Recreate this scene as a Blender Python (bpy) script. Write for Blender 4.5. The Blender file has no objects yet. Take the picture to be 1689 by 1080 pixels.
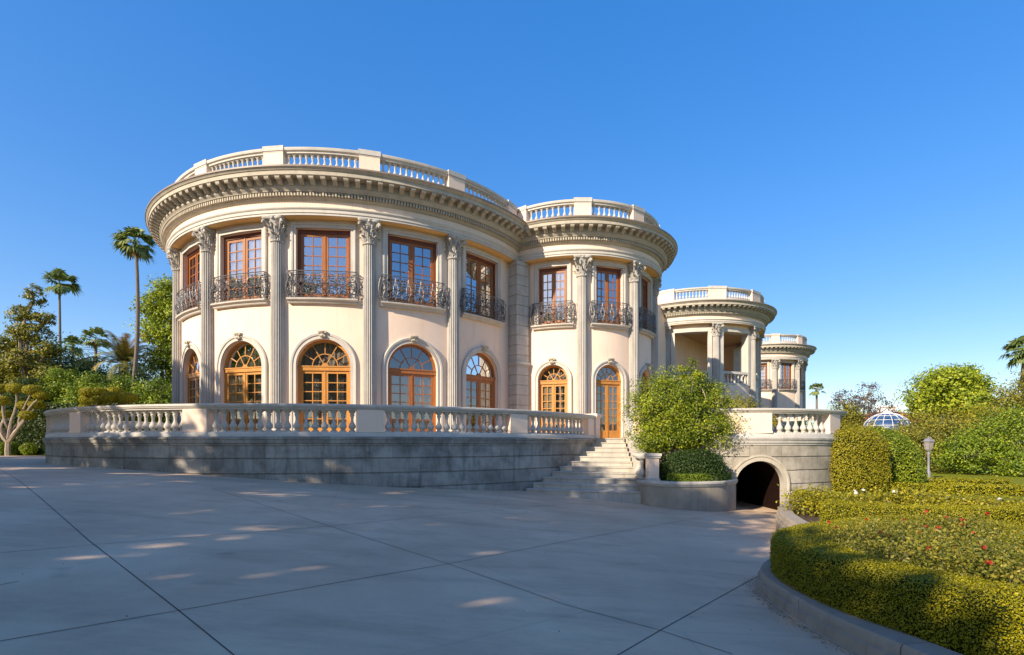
import bpy, math, random
import numpy as np
from mathutils import Matrix, Vector
random.seed(7)
RNG = np.random.default_rng(11)
R_ = math.radians
scene = bpy.context.scene
COL = scene.collection
E = 1.7                       # eye height: everything is measured from it

# ------------------------------------------------------------------ camera
cam_d = bpy.data.cameras.new('camera')
cam = bpy.data.objects.new('camera', cam_d); COL.objects.link(cam)
cam.location = (0, 0, E); cam.rotation_euler = (R_(90), 0, 0)
cam_d.sensor_width = 36.0; cam_d.sensor_fit = 'HORIZONTAL'
cam_d.lens = 18.117; cam_d.shift_y = 0.1125
cam_d.clip_start = 0.1; cam_d.clip_end = 3000
scene.camera = cam

# ------------------------------------------------------------------ light
SUN_EL = 27.5; SUN_H = (0.714, 0.700)       # horizontal direction the light travels
w = bpy.data.worlds.new('World'); scene.world = w; w.use_nodes = True
nt = w.node_tree; nt.nodes.clear()
wo = nt.nodes.new('ShaderNodeOutputWorld'); bg = nt.nodes.new('ShaderNodeBackground')
sk = nt.nodes.new('ShaderNodeTexSky'); sk.sky_type = 'NISHITA'; sk.sun_disc = False
sk.sun_elevation = R_(SUN_EL); sk.sun_rotation = math.atan2(-SUN_H[0], -SUN_H[1])
sk.air_density = 1.0; sk.dust_density = 0.6; sk.ozone_density = 3.0; sk.altitude = 50
gm = nt.nodes.new('ShaderNodeGamma'); gm.inputs[1].default_value = 0.5     # flatter, deeper clear-day gradient
hs = nt.nodes.new('ShaderNodeHueSaturation'); hs.inputs['Saturation'].default_value = 2.02; hs.inputs['Hue'].default_value = .517; hs.inputs['Value'].default_value = 1.42
nt.links.new(sk.outputs[0], gm.inputs[0]); nt.links.new(gm.outputs[0], hs.inputs['Color']); nt.links.new(hs.outputs[0], bg.inputs[0])
bg.inputs[1].default_value = 0.15
nt.links.new(bg.outputs[0], wo.inputs[0])
sl = bpy.data.lights.new('sun', 'SUN'); sun = bpy.data.objects.new('sun', sl); COL.objects.link(sun)
sl.energy = 3.75; sl.angle = R_(0.53); sl.color = (1.0, 0.85, 0.66)
ce = math.cos(R_(SUN_EL))
sun.rotation_euler = Vector((SUN_H[0]*ce, SUN_H[1]*ce, -math.sin(R_(SUN_EL)))).to_track_quat('-Z', 'Y').to_euler()
sun.location = (-20, -25, 30)
vs = scene.view_settings
scene.display_settings.display_device = 'sRGB'
vs.view_transform = 'Standard'; vs.look = 'None'; vs.exposure = 1.12; vs.gamma = 1.0; vs.use_curve_mapping = False
scene.cycles.max_bounces = 8; scene.cycles.transparent_max_bounces = 16
scene.cycles.diffuse_bounces = 4; scene.cycles.caustics_reflective = False; scene.cycles.caustics_refractive = False
scene.cycles.sample_clamp_indirect = 6.0

# ------------------------------------------------------------------ materials
class N:
    """tiny node helper"""
    def __init__(s, name):
        s.m = bpy.data.materials.new(name); s.m.use_nodes = True
        s.t = s.m.node_tree; s.t.nodes.clear()
        s.out = s.t.nodes.new('ShaderNodeOutputMaterial')
    def n(s, kind, **kw):
        x = s.t.nodes.new('ShaderNode' + kind)
        for k, v in kw.items(): setattr(x, k, v)
        return x
    def l(s, a, b): s.t.links.new(a, b)
    def inp(s, sock, v):
        if hasattr(v, 'is_output'): s.l(v, sock)
        else: sock.default_value = v
    def math(s, op, a, b=0.0, clamp=False):
        x = s.n('Math', operation=op, use_clamp=clamp); s.inp(x.inputs[0], a); s.inp(x.inputs[1], b); return x.outputs[0]
    def mix(s, f, a, b, blend='MIX'):
        x = s.n('Mix', data_type='RGBA', blend_type=blend); s.inp(x.inputs[0], f)
        s.inp(x.inputs[6], a if hasattr(a, 'is_output') else (*a, 1)); s.inp(x.inputs[7], b if hasattr(b, 'is_output') else (*b, 1))
        return x.outputs[2]
    def coord(s, scale=(1, 1, 1)):
        tc = s.n('TexCoord'); mp = s.n('Mapping'); s.l(tc.outputs['Object'], mp.inputs[0]); mp.inputs['Scale'].default_value = scale
        return mp.outputs[0]
    def noise(s, vec, scale, detail=6, rough=0.6):
        x = s.n('TexNoise'); s.l(vec, x.inputs['Vector']); x.inputs['Scale'].default_value = scale
        x.inputs['Detail'].default_value = detail; x.inputs['Roughness'].default_value = rough; return x.outputs[0]
    def ramp(s, f, stops):
        x = s.n('ValToRGB'); s.l(f, x.inputs[0]); e = x.color_ramp.elements
        while len(e) < len(stops): e.new(0.5)
        for q, (p, c) in zip(e, stops): q.position = p; q.color = (*c, 1) if len(c) == 3 else c
        return x.outputs[0]
    def bump(s, h, strength=0.2, dist=0.02):
        b = s.n('Bump'); b.inputs['Strength'].default_value = strength; b.inputs['Distance'].default_value = dist
        s.l(h, b.inputs['Height']); return b.outputs[0]
    def principled(s, col, rough=0.8, spec=0.3, normal=None, **kw):
        p = s.n('BsdfPrincipled'); s.inp(p.inputs['Base Color'], col if hasattr(col, 'is_output') else (*col, 1))
        s.inp(p.inputs['Roughness'], rough); p.inputs['Specular IOR Level'].default_value = spec
        if normal is not None: s.l(normal, p.inputs['Normal'])
        for k, v in kw.items(): s.inp(p.inputs[k], v)
        s.l(p.outputs[0], s.out.inputs[0]); return p

MAT = {}
def mat_mottled(name, c0, c1, scale=1.5, rough=0.85, spec=0.25, streak=0.0, streak_col=(.1, .1, .09), bump=0.15, fine=40, dist=.01):
    m = N(name); v = m.coord()
    a = m.noise(v, scale, 8, .62); f = m.ramp(a, [(.3, (0, 0, 0)), (.7, (1, 1, 1))])
    c = m.mix(f, c0, c1)
    if streak:
        sv = m.coord((2.2, 2.2, .22)); b = m.noise(sv, 2.0, 7, .6)
        g = m.ramp(b, [(.5, (0, 0, 0)), (.75, (streak,)*3)]); c = m.mix(g, c, streak_col)
    h = m.noise(v, fine, 4, .6)
    m.principled(c, rough, spec, m.bump(h, bump, dist)); MAT[name] = m.m; return m.m
mat_mottled('stucco', (.82, .62, .465), (.87, .69, .545), .7, .9, .15, streak=.32, streak_col=(.62, .43, .31), bump=.12, fine=60)
mat_mottled('stone', (.40, .375, .335), (.50, .47, .42), 2.5, .85, .25, streak=.5, streak_col=(.22, .20, .175), bump=.2)
mat_mottled('cornice_stone', (.40, .355, .28), (.50, .45, .36), 2.5, .85, .25, streak=.4, streak_col=(.22, .19, .15), bump=.2)
mat_mottled('soffit_paint_bounce', (.86, .54, .20), (.88, .58, .24), .8, .9, .1)  # peach paint, its orange deepened to hold the warm bounce light
mat_mottled('sheer', (.72, .70, .66), (.8, .78, .74), 2, .9, .1)
mat_mottled('weathered_stone', (.40, .37, .32), (.52, .48, .41), 1.8, .88, .2, streak=.5, streak_col=(.17, .155, .135), bump=.25)
mat_mottled('backing_brown', (.26, .215, .175), (.32, .265, .215), 1.2, .9, .1)  # colour of the added panel behind the door glass
mat_mottled('lantern_pane', (.24, .22, .20), (.32, .29, .27), 6, .3, .5)
mat_mottled('kerb_stone', (.29, .245, .185), (.39, .335, .265), 2.2, .9, .15, streak=.5, streak_col=(.12, .105, .09), bump=.3)
mat_mottled('pale_stone', (.49, .455, .40), (.59, .55, .485), 1.6, .85, .25, streak=.4, streak_col=(.34, .31, .26), bump=.12)
mat_mottled('gutter_metal', (.20, .155, .12), (.27, .21, .165), 3, .5, .4)
mat_mottled('soil', (.06, .045, .03), (.11, .08, .055), 6, .95, .1, bump=.6)
mat_mottled('grass', (.13, .165, .012), (.27, .27, .025), 9, .9, .1, bump=.8, fine=120, dist=.03)
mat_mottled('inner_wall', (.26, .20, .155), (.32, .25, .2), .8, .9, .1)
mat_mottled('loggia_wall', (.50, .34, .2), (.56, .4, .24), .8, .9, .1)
mat_mottled('dark_interior', (.009, .0035, .0025), (.015, .0055, .004), 5, .9, .1)  # near-black red: darkness inside the tunnel put into the lining colour
mat_mottled('curtain', (.62, .50, .34), (.68, .56, .40), 2, .9, .1)
mat_mottled('bark', (.16, .125, .09), (.28, .23, .175), 8, .95, .1, bump=.6, fine=25, dist=.03)
mat_mottled('pale_bark', (.27, .22, .17), (.40, .33, .26), 8, .95, .1, bump=.5, fine=25, dist=.02)
mat_mottled('palm_bark', (.13, .105, .085), (.22, .18, .145), 9, .95, .1, bump=.6, fine=20, dist=.04)
mat_mottled('rock', (.45, .42, .37), (.62, .58, .51), 2, .9, .2, bump=.7, fine=6, dist=.08)
mat_mottled('roof_tile', (.36, .13, .06), (.48, .2, .1), 8, .85, .2)
mat_mottled('lamp_metal', (.15, .15, .165), (.21, .21, .225), 8, .5, .4)
mat_mottled('white_paint', (.74, .74, .72), (.8, .8, .78), 4, .5, .4)
mat_mottled('garden_path', (.52, .46, .37), (.62, .55, .45), 3, .95, .1)

def mat_wood(name, c0, c1):
    m = N(name); v = m.coord((6, 6, .7)); a = m.noise(v, 5, 8, .65)
    f = m.ramp(a, [(.32, (0, 0, 0)), (.68, (1, 1, 1))]); c = m.mix(f, c0, c1)
    w2 = m.noise(m.coord(), 1.1, 4, .6); g = m.ramp(w2, [(.45, (0, 0, 0)), (.7, (.45,)*3)])
    c = m.mix(g, c, tuple(x*.6 for x in c0))
    m.principled(c, .42, .4, m.bump(a, .1, .004)); MAT[name] = m.m
mat_wood('honey_wood', (.42, .17, .03), (.58, .28, .065))
mat_wood('red_wood', (.26, .085, .018), (.40, .145, .032))
mat_wood('shaded_wood', (.13, .032, .010), (.20, .055, .016))  # upper window frames: shadow of the recess put into the wood colour
mat_wood('amber_wood', (.30, .10, .025), (.43, .165, .05))

def mat_iron():
    m = N('wrought_iron'); a = m.noise(m.coord(), 30, 4)
    c = m.ramp(a, [(.35, (.07, .07, .075)), (.7, (.23, .225, .225))]); m.principled(c, .45, .5, None, Metallic=.25); MAT['wrought_iron'] = m.m
mat_iron()

def mat_glass(name, refl, tint=(.85, .88, .9)):
    m = N(name); lw = m.n('LayerWeight'); lw.inputs[0].default_value = .35
    fac = m.math('ADD', m.math('MULTIPLY', lw.outputs['Fresnel'], .6), refl, True)
    gl = m.n('BsdfGlossy'); gl.inputs['Roughness'].default_value = .015; gl.inputs['Color'].default_value = (.95, .96, 1, 1)
    wv = m.noise(m.coord(), 1.6, 2, .5); m.l(m.bump(wv, .12, .02), gl.inputs['Normal'])
    tr = m.n('BsdfTransparent'); tr.inputs[0].default_value = (*tint, 1)
    mx = m.n('MixShader'); m.l(fac, mx.inputs[0]); m.l(tr.outputs[0], mx.inputs[1]); m.l(gl.outputs[0], mx.inputs[2])
    m.l(mx.outputs[0], m.out.inputs[0]); MAT[name] = m.m
mat_glass('window_glass', .44); mat_glass('door_glass', .17); mat_glass('dome_glass', .5, (.75, .85, .92))

def mat_blocks(name, cx, cy, rad, c0, c1, stain, width, offz, grime=.75):
    """ashlar: block tint in arc length and height round (cx, cy), with weather stains"""
    m = N(name); tc = m.n('TexCoord'); sp = m.n('SeparateXYZ'); m.l(tc.outputs['Object'], sp.inputs[0])
    ang = m.math('ARCTAN2', m.math('SUBTRACT', sp.outputs[0], cx), m.math('SUBTRACT', cy, sp.outputs[1]))
    cb = m.n('CombineXYZ'); m.l(m.math('MULTIPLY', ang, rad), cb.inputs[0]); m.l(m.math('SUBTRACT', sp.outputs[2], offz), cb.inputs[1])
    br = m.n('TexBrick'); m.l(cb.outputs[0], br.inputs['Vector']); br.offset = .5
    br.inputs['Scale'].default_value = 1; br.inputs['Brick Width'].default_value = width; br.inputs['Row Height'].default_value = .46
    br.inputs['Mortar Size'].default_value = .006; br.inputs['Mortar Smooth'].default_value = .3; br.inputs['Bias'].default_value = 0
    br.inputs['Color1'].default_value = (*c0, 1); br.inputs['Color2'].default_value = (*c1, 1); br.inputs['Mortar'].default_value = (c0[0]*.45, c0[1]*.45, c0[2]*.45, 1)
    v = m.coord(); a = m.noise(v, 1.3, 9, .68); f = m.ramp(a, [(.36, (grime,)*3), (.58, (0, 0, 0))])
    c = m.mix(f, br.outputs['Color'], stain)
    b = m.noise(m.coord((3, 3, .28)), 2.2, 8, .65); g = m.ramp(b, [(.5, (0, 0, 0)), (.72, (.6,)*3)]); c = m.mix(g, c, tuple(x*.75 for x in stain))
    d = m.noise(m.coord((2, 2, .5)), 3.3, 6, .6); k = m.ramp(d, [(.64, (0, 0, 0)), (.74, (.4,)*3)]); c = m.mix(k, c, (.6, .58, .53))
    m.principled(c, .88, .2, m.bump(m.noise(v, 30, 6), .3, .012)); MAT[name] = m.m

def mat_concrete():
    m = N('driveway_concrete'); v = m.coord()
    a = m.noise(v, .3, 9, .62); f = m.ramp(a, [(.3, (0, 0, 0)), (.7, (1, 1, 1))])
    c = m.mix(f, (.52, .36, .235), (.76, .555, .37))
    b = m.noise(m.coord((.5, 1.7, 1)), .9, 9, .72); g = m.ramp(b, [(.48, (0, 0, 0)), (.72, (.75,)*3)]); c = m.mix(g, c, (.38, .27, .18))
    p = m.noise(m.coord((1, .55, 1)), .55, 6, .6); q = m.ramp(p, [(.55, (0, 0, 0)), (.72, (.5,)*3)]); c = m.mix(q, c, (.80, .60, .42))
    d = m.noise(v, 9, 5, .7); k = m.ramp(d, [(.68, (0, 0, 0)), (.8, (.45,)*3)]); c = m.mix(k, c, (.17, .15, .135))
    o = m.noise(v, 1.25, 2, .4); ok = m.ramp(o, [(.70, (0, 0, 0)), (.80, (.5,)*3)]); c = m.mix(ok, c, (.15, .135, .12))
    vo = m.n('TexVoronoi', feature='DISTANCE_TO_EDGE'); m.l(m.mix(.12, v, m.n('TexNoise').outputs['Color']), vo.inputs['Vector']); vo.inputs['Scale'].default_value = .16
    cr = m.ramp(vo.outputs['Distance'], [(.0, (.14,)*3), (.004, (0, 0, 0))]); c = m.mix(cr, c, (.14, .13, .12))
    h = m.noise(v, 60, 5, .7); e = m.noise(v, 220, 2, .5)
    c = m.mix(m.ramp(e, [(.3, (.16,)*3), (.7, (0, 0, 0))]), c, (.16, .15, .14))
    m.principled(c, .75, .25, m.bump(h, .2, .006)); MAT['driveway_concrete'] = m.m
mat_concrete()

def mat_leaf(name, c0, c1, c2, trans=.3):
    m = N(name); at = m.n('Attribute'); at.attribute_name = 'tint'
    c = m.ramp(at.outputs['Fac'], [(0, c0), (.5, c1), (1, c2)])
    p = m.n('BsdfPrincipled'); m.l(c, p.inputs['Base Color']); p.inputs['Roughness'].default_value = .5; p.inputs['Specular IOR Level'].default_value = .35
    t = m.n('BsdfTranslucent'); m.l(m.mix(.4, c, (.22, .26, .02)), t.inputs[0])
    mx = m.n('MixShader'); mx.inputs[0].default_value = trans; m.l(p.outputs[0], mx.inputs[1]); m.l(t.outputs[0], mx.inputs[2]); m.l(mx.outputs[0], m.out.inputs[0])
    MAT[name] = m.m
mat_leaf('leaf_green', (.0619, .1135, .0092), (.1703, .2528, .0155), (.3715, .4334, .0310))
mat_leaf('leaf_bright', (.1032, .1651, .0092), (.2580, .3302, .0144), (.4747, .4954, .0310))
mat_leaf('leaf_olive', (.0671, .0826, .0124), (.2064, .2012, .0227), (.4334, .3612, .0413))
mat_leaf('leaf_dark', (.018, .038, .010), (.034, .068, .013), (.065, .11, .02))
mat_leaf('leaf_shrub', (.0600, .1020, .0096), (.1920, .2580, .0144), (.5040, .5160, .0300))
mat_leaf('leaf_box', (.085, .095, .003), (.27, .25, .003), (.52, .43, .006), .16)
mat_leaf('leaf_gold', (.1238, .1290, .0103), (.3096, .2786, .0134), (.5160, .4128, .0310))
mat_leaf('leaf_rose', (.0619, .0877, .0124), (.2167, .2116, .0227), (.4541, .3509, .0516))
mat_leaf('leaf_purple', (.06, .035, .045), (.11, .07, .08), (.19, .13, .12))
mat_leaf('leaf_palm', (.06, .095, .025), (.15, .20, .05), (.32, .34, .10), .2)
mat_leaf('leaf_date', (.11, .11, .03), (.27, .24, .05), (.5, .30, .06), .15)
mat_leaf('leaf_dead', (.16, .10, .05), (.26, .17, .085), (.36, .25, .13), .1)
mat_leaf('petal_red', (.20, .008, .005), (.38, .018, .010), (.55, .06, .03), .15)
mat_leaf('petal_white', (.7, .66, .55), (.78, .74, .66), (.82, .8, .74), .25)

# ------------------------------------------------------------------ mesh helpers
WM = {}
def place(o, parent=None, mw=None):
    """link o so that its world matrix is mw, parent or not"""
    mw = mw or Matrix.Identity(4)
    if o.name not in COL.objects: COL.objects.link(o)
    if parent is not None:
        o.parent = parent; o.matrix_parent_inverse = WM[parent.name].inverted()
    o.matrix_basis = mw; WM[o.name] = mw
    return o
def thing(name, label, cat, loc=(0, 0, 0), group=None, rot=0):
    o = bpy.data.objects.new(name, None); o.empty_display_size = .3
    place(o, None, Matrix.Translation(loc) @ Matrix.Rotation(rot, 4, 'Z')); return tag(o, label, cat, group)
def tag(o, label=None, cat=None, group=None, kind=None):
    if label: o['label'] = label
    if cat: o['category'] = cat
    if group: o['group'] = group
    if kind: o['kind'] = kind
    return o
def at(u, v, Y):
    """a point at depth Y on the line of sight through photo pixel (u, v)"""
    return ((u-844.5)/850*Y, Y, E+(730-v)/850*Y)

class M:
    def __init__(s): s.v = []; s.f = []
    def add(s, vs, fs):
        k = len(s.v); s.v += [tuple(p) for p in vs]; s.f += [tuple(i+k for i in f) for f in fs]
    def box(s, x0, x1, y0, y1, z0, z1, T=None):
        p = [(x, y, z) for z in (z0, z1) for y in (y0, y1) for x in (x0, x1)]
        if T is not None: p = [T @ Vector(q) for q in p] if isinstance(T, Matrix) else [T(q) for q in p]
        s.add(p, [(0, 2, 3, 1), (4, 5, 7, 6), (0, 1, 5, 4), (2, 6, 7, 3), (0, 4, 6, 2), (1, 3, 7, 5)])
    def bar(s, a, b, w, y0, y1):
        """flat bar in the x-z plane from a to b, width w, between depths y0 and y1"""
        d = Vector((b[0]-a[0], b[1]-a[1])); n = Vector((-d.y, d.x)).normalized()*w/2
        q = [(a[0]+n.x, a[1]+n.y), (a[0]-n.x, a[1]-n.y), (b[0]-n.x, b[1]-n.y), (b[0]+n.x, b[1]+n.y)]
        s.add([(x, y0, z) for x, z in q]+[(x, y1, z) for x, z in q], [(0, 1, 2, 3), (7, 6, 5, 4), (0, 4, 5, 1), (1, 5, 6, 2), (2, 6, 7, 3), (3, 7, 4, 0)])
    def loft(s, rings, closed=True, caps=False):
        n = len(rings[0]); k = len(s.v)
        for r in rings: s.v += [tuple(p) for p in r]
        for i in range(len(rings)-1):
            for j in range(n if closed else n-1):
                a = k+i*n+j; b = k+i*n+(j+1) % n; s.f.append((a, b, b+n, a+n))
        if caps: s.f.append(tuple(k+j for j in range(n))[::-1]); s.f.append(tuple(k+(len(rings)-1)*n+j for j in range(n)))
    def lathe(s, prof, n=12, c=(0, 0, 0), caps=False):
        s.loft([[(c[0]+r*math.cos(2*math.pi*j/n), c[1]+r*math.sin(2*math.pi*j/n), c[2]+z) for j in range(n)] for r, z in prof], True, caps)
    def ring(s, prof, cx, cy, t0, t1, n, closed=False, ends=False):
        """profile (radius, z) swept about (cx, cy) from angle t0 to t1; angle 0 looks to -Y"""
        rs = []
        for i in range(n+1):
            t = t0+(t1-t0)*i/n; sn, cs = math.sin(t), math.cos(t)
            rs.append([(cx+r*sn, cy-r*cs, z) for r, z in prof])
        s.loft(rs, closed, ends)
    def tube(s, pts, rad, n=5, caps=True):
        pts = [Vector(p) for p in pts]; rings = []
        for i, p in enumerate(pts):
            d = (pts[min(i+1, len(pts)-1)]-pts[max(i-1, 0)]).normalized()
            a = d.cross(Vector((0, 0, 1)) if abs(d.z) < .95 else Vector((1, 0, 0))).normalized(); b = a.cross(d)
            r = rad[i] if isinstance(rad, (list, tuple)) else rad
            rings.append([p+(a*math.cos(2*math.pi*j/n)+b*math.sin(2*math.pi*j/n))*r for j in range(n)])
        s.loft(rings, True, caps)
    def data(s, name, mat, smooth=True, angle=38, merge=True):
        v = s.v; f = s.f
        if merge:
            ix = {}; mp = []; nv = []
            for p in v:
                q = (round(p[0], 4), round(p[1], 4), round(p[2], 4))
                if q not in ix: ix[q] = len(nv); nv.append(p)
                mp.append(ix[q])
            nf = []
            for t in f:
                g = []
                for i in t:
                    if mp[i] not in g: g.append(mp[i])
                if len(g) > 2: nf.append(g)
            v, f = nv, nf
        me = bpy.data.meshes.new(name); me.from_pydata(v, [], f); me.update()
        if smooth:
            me.polygons.foreach_set('use_smooth', [True]*len(me.polygons)); me.set_sharp_from_angle(angle=R_(angle))
        me.materials.append(MAT[mat] if isinstance(mat, str) else mat); return me
    def build(s, name, mat, parent=None, mw=None, **kw):
        return place(bpy.data.objects.new(name, s.data(name, mat, **kw)), parent, mw)
def inst(name, me, parent, mw): return place(bpy.data.objects.new(name, me), parent, mw)
def structure(name, m, mat, **kw): return tag(m.build(name, mat, **kw), kind='structure')
def polar(cx, cy, r, t, z=0.0): return (cx+r*math.sin(t), cy-r*math.cos(t), z)
def frame(cx, cy, r, t, z=0.0): return Matrix.Translation(polar(cx, cy, r, t, z)) @ Matrix.Rotation(t, 4, 'Z')
def catmull(pts, n=8, closed=False):
    out = []; L = len(pts); P = [Vector(p) for p in pts]
    for i in range(L if closed else L-1):
        g = lambda k: P[k % L] if closed else P[max(0, min(L-1, k))]
        a, b, c, d = g(i-1), g(i), g(i+1), g(i+2)
        for j in range(n):
            t = j/n; out.append(.5*((2*b)+(c-a)*t+(2*a-5*b+4*c-d)*t*t+(3*b-a-3*c+d)*t**3))
    if not closed: out.append(P[-1])
    return out

# ------------------------------------------------------------------ leaves
def leaf_mesh(name, pos, nrm, size, mat, tint, asp=.55):
    """one mesh of small folded rhombic leaves"""
    n = len(pos); nrm = nrm/np.maximum(np.linalg.norm(nrm, axis=1, keepdims=True), 1e-6)
    a = np.cross(nrm, RNG.normal(size=(n, 3))); a /= np.maximum(np.linalg.norm(a, axis=1, keepdims=True), 1e-6); b = np.cross(nrm, a)
    s = (size*(RNG.uniform(.6, 1.3, n)))[:, None]
    V = np.empty((n, 4, 3)); V[:, 0] = pos-a*s*.5; V[:, 1] = pos+b*s*asp*.5+nrm*s*.08; V[:, 2] = pos+a*s*.5; V[:, 3] = pos-b*s*asp*.5+nrm*s*.08
    return quads(name, V, mat, tint)
def quads(name, V, mat, tint):
    n = len(V); me = bpy.data.meshes.new(name)
    me.vertices.add(n*4); me.vertices.foreach_set('co', V.reshape(-1).astype(np.float32))
    me.loops.add(n*4); me.loops.foreach_set('vertex_index', np.arange(n*4, dtype=np.int32))
    me.polygons.add(n); me.polygons.foreach_set('loop_start', np.arange(0, n*4, 4, dtype=np.int32))
    try: me.polygons.foreach_set('loop_total', np.full(n, 4, dtype=np.int32))
    except Exception: pass
    me.update(calc_edges=True)
    at_ = me.attributes.new('tint', 'FLOAT', 'FACE'); at_.data.foreach_set('value', np.clip(tint, 0, 1).astype(np.float32))
    me.materials.append(MAT[mat]); return me
def unit(n):
    d = RNG.normal(size=(n, 3)); return d/np.linalg.norm(d, axis=1, keepdims=True)
def crown_leaves(blobs, n, size, clumps=30, spread=.3, shell=.55, up=.5, flat=1.0):
    """leaf positions clustered in clumps through the volume of ellipsoid blobs"""
    vol = np.array([b[3]*b[4]*b[5] for b in blobs])**.72; vol = vol/vol.sum(); P = []; Nn = []; T = []; CC = []
    for b, f in zip(blobs, vol):
        k = max(4, int(clumps*f*len(blobs)**.5)); d = unit(k); r = RNG.uniform(shell, 1.0, k)[:, None]
        c = np.array(b[:3])+d*r*np.array(b[3:6]); CC.append(c); m = int(n*f); i = RNG.integers(0, k, m)
        sp = spread*min(b[3:6])*RNG.uniform(.6, 1.3, k)[i][:, None]
        o = np.clip(RNG.normal(size=(m, 3)), -2, 2)*np.array([1, 1, .7*flat])*sp
        P.append(c[i]+o); ou = c[i]+o-np.array(b[:3]); ou /= np.maximum(np.linalg.norm(ou, axis=1, keepdims=True), 1e-6)
        Nn.append(ou*.8+RNG.normal(size=(m, 3))*.6+np.array([0, 0, up])); ct = RNG.uniform(-.32, .32, k)
        T.append(.5+ct[i]+RNG.normal(size=m)*.2)
    return np.vstack(P), np.vstack(Nn), np.concatenate(T), np.vstack(CC)
# ------------------------------------------------------------------ ground
def g_rel(x, y):
    x = min(x, 10.6); q = (x+11.5)/1.5
    sp = 1.5*(q if q > 30 else math.log1p(math.exp(q)))
    return -.76-.08*sp
def gz(x, y): return E+g_rel(x, y)
GARD = E-1.75                                  # level of the raised garden on the right

def grid_sheet(name, xs, ys, zf, mat):
    m = M(); nx = len(xs); m.v = [(x, y, zf(x, y)) for y in ys for x in xs]
    m.f = [(j*nx+i, j*nx+i+1, (j+1)*nx+i+1, (j+1)*nx+i) for j in range(len(ys)-1) for i in range(nx-1)]
    return structure(name, m, mat, merge=False)
xs = [-900, -400, -150, -80]+[-60+2*i for i in range(41)]+[30, 60, 150, 400, 900]
grid_sheet('ground', xs, [-300, -100, -40, -10, 10, 30, 60, 120, 300, 900], lambda x, y: gz(x, y)-.06, 'grass')
grid_sheet('driveway', [-62+1.0*i for i in range(73)], [-45, -30, -20, -10, -5]+[2*i for i in range(16)], gz, 'driveway_concrete')

def strip_on_ground(m, pts, wd, dz):
    P = [Vector((p[0], p[1], 0)) for p in pts]; Q = []
    for a, b in zip(P, P[1:]):
        k = max(1, int((b-a).length/.5)); Q += [a+(b-a)*i/k for i in range(k)]
    Q.append(P[-1]); rs = []
    for i, p in enumerate(Q):
        d = (Q[min(i+1, len(Q)-1)]-Q[max(0, i-1)]).normalized(); n = Vector((-d.y, d.x, 0))*wd/2
        rs.append([(q.x, q.y, gz(q.x, q.y)+dz) for q in (p-n, p+n)])
    m.loft(rs, False)
jm = N('joint_line'); jm.principled((.06, .055, .05), .9, .1); MAT['joint_line'] = jm.m
def gp(u, v):
    """where the line of sight through photo pixel (u, v) meets the driveway"""
    Y = 8.0
    for _ in range(60): Y = .5*Y+.5*(-g_rel((u-844.5)/850*Y, Y))*850/(v-730)
    return ((u-844.5)/850*Y, Y)
jo = M()
for line, wd in (([(0, 775), (146, 891), (295, 1007), (390, 1084)], .009), ([(-60, 1068), (295, 1007), (560, 960.5), (740, 930), (954, 889), (1142, 856)], .009),
             ([(351, 806), (544, 868), (740, 930), (937, 999), (1086, 1039), (1208, 1079)], .009), ([(1252, 949), (1092, 1038), (1010, 1086)], .009),
             ([(0, 912), (159, 898), (365, 882), (544, 868), (760, 846), (950, 830)], .009), ([(-30, 971), (31, 959)], .009), ([(1142, 856), (1250, 840)], .009)):
    strip_on_ground(jo, [gp(*p) for p in line], wd, .004)
structure('pavement_joints', jo, 'joint_line')

# left lawn and the pale lane in front of it
m = M(); m.add([(-80, 31.5, E-.752), (-16, 31.5, E-.752), (-16, 90, E-.752), (-80, 90, E-.752)], [(0, 1, 2, 3)]); structure('lawn', m, 'grass')
# raised garden on the right
GB = [(3.56, 3.0), (3.36, 4.0), (3.16, 5.0), (3.15, 5.9), (3.30, 6.8), (3.79, 7.56), (4.6, 8.15), (5.4, 8.7), (5.75, 9.6), (5.9, 10.6), (6.5, 12.5), (7.6, 14.4), (8.9, 15.7), (9.9, 16.6), (10.3, 17.7)]
GBS = [(p.x, p.y) for p in catmull([(x, y, 0) for x, y in GB], 6)]
m = M(); pts = GBS+[(10.3, 24), (10.3, 160), (160, 160), (160, 2.0), (4.2, 2.0)]
m.add([(x, y, GARD) for x, y in pts], [tuple(range(len(pts)))])
structure('garden_ground', m, 'soil')
m = M()                                            # stone kerb along the garden: stepped section, on the driveway
rs = []
for i, (x, y) in enumerate(GBS):
    a = Vector(GBS[max(0, i-1)]); b = Vector(GBS[min(len(GBS)-1, i+1)]); d = (b-a).normalized(); n = Vector((-d.y, d.x))   # outward, towards the drive
    zb = gz(x, y)-.05; zt = GARD+.05 if y < 9 else GARD+.05+min(1, (y-9)/6)*.06
    rs.append([(x+n.x*o, y+n.y*o, z) for o, z in ((-.28, zb), (-.28, zt), (.0, zt+.005), (.02, zt-.03), (.02, zt-.10), (.055, zt-.105), (.06, zt-.2), (.085, zt-.205), (.09, zb))])
k = 0
while k < len(rs)-2:                               # separate kerb stones with open joints
    ch = [list(map(Vector, r)) for r in rs[k:k+9]]
    if len(ch) > 1:
        for e, o in ((0, 1), (-1, -2)):
            ch[e] = [p+(q-p).normalized()*.006 for p, q in zip(ch[e], ch[o])]
        m.loft(ch, False); m.f.append(tuple(range(len(m.v)-len(ch)*9, len(m.v)-len(ch)*9+9))); m.f.append(tuple(range(len(m.v)-9, len(m.v))))
    k += 8
kerb = structure('kerb', m, 'kerb_stone')

# ------------------------------------------------------------------ mansion
ZF = E+.20                       # terrace floor
ZS = E+8.58                      # soffit of the entablature
mansion = thing('mansion', 'cream stucco mansion with round colonnaded wings, arched doors and roof balustrades', 'mansion', (0, 26, E-.8))
T1 = (-8.0, 28.66); T2 = (3.25, 28.27); T3 = (14.55, 42.5); T4 = (27.6, 57.6)

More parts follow.
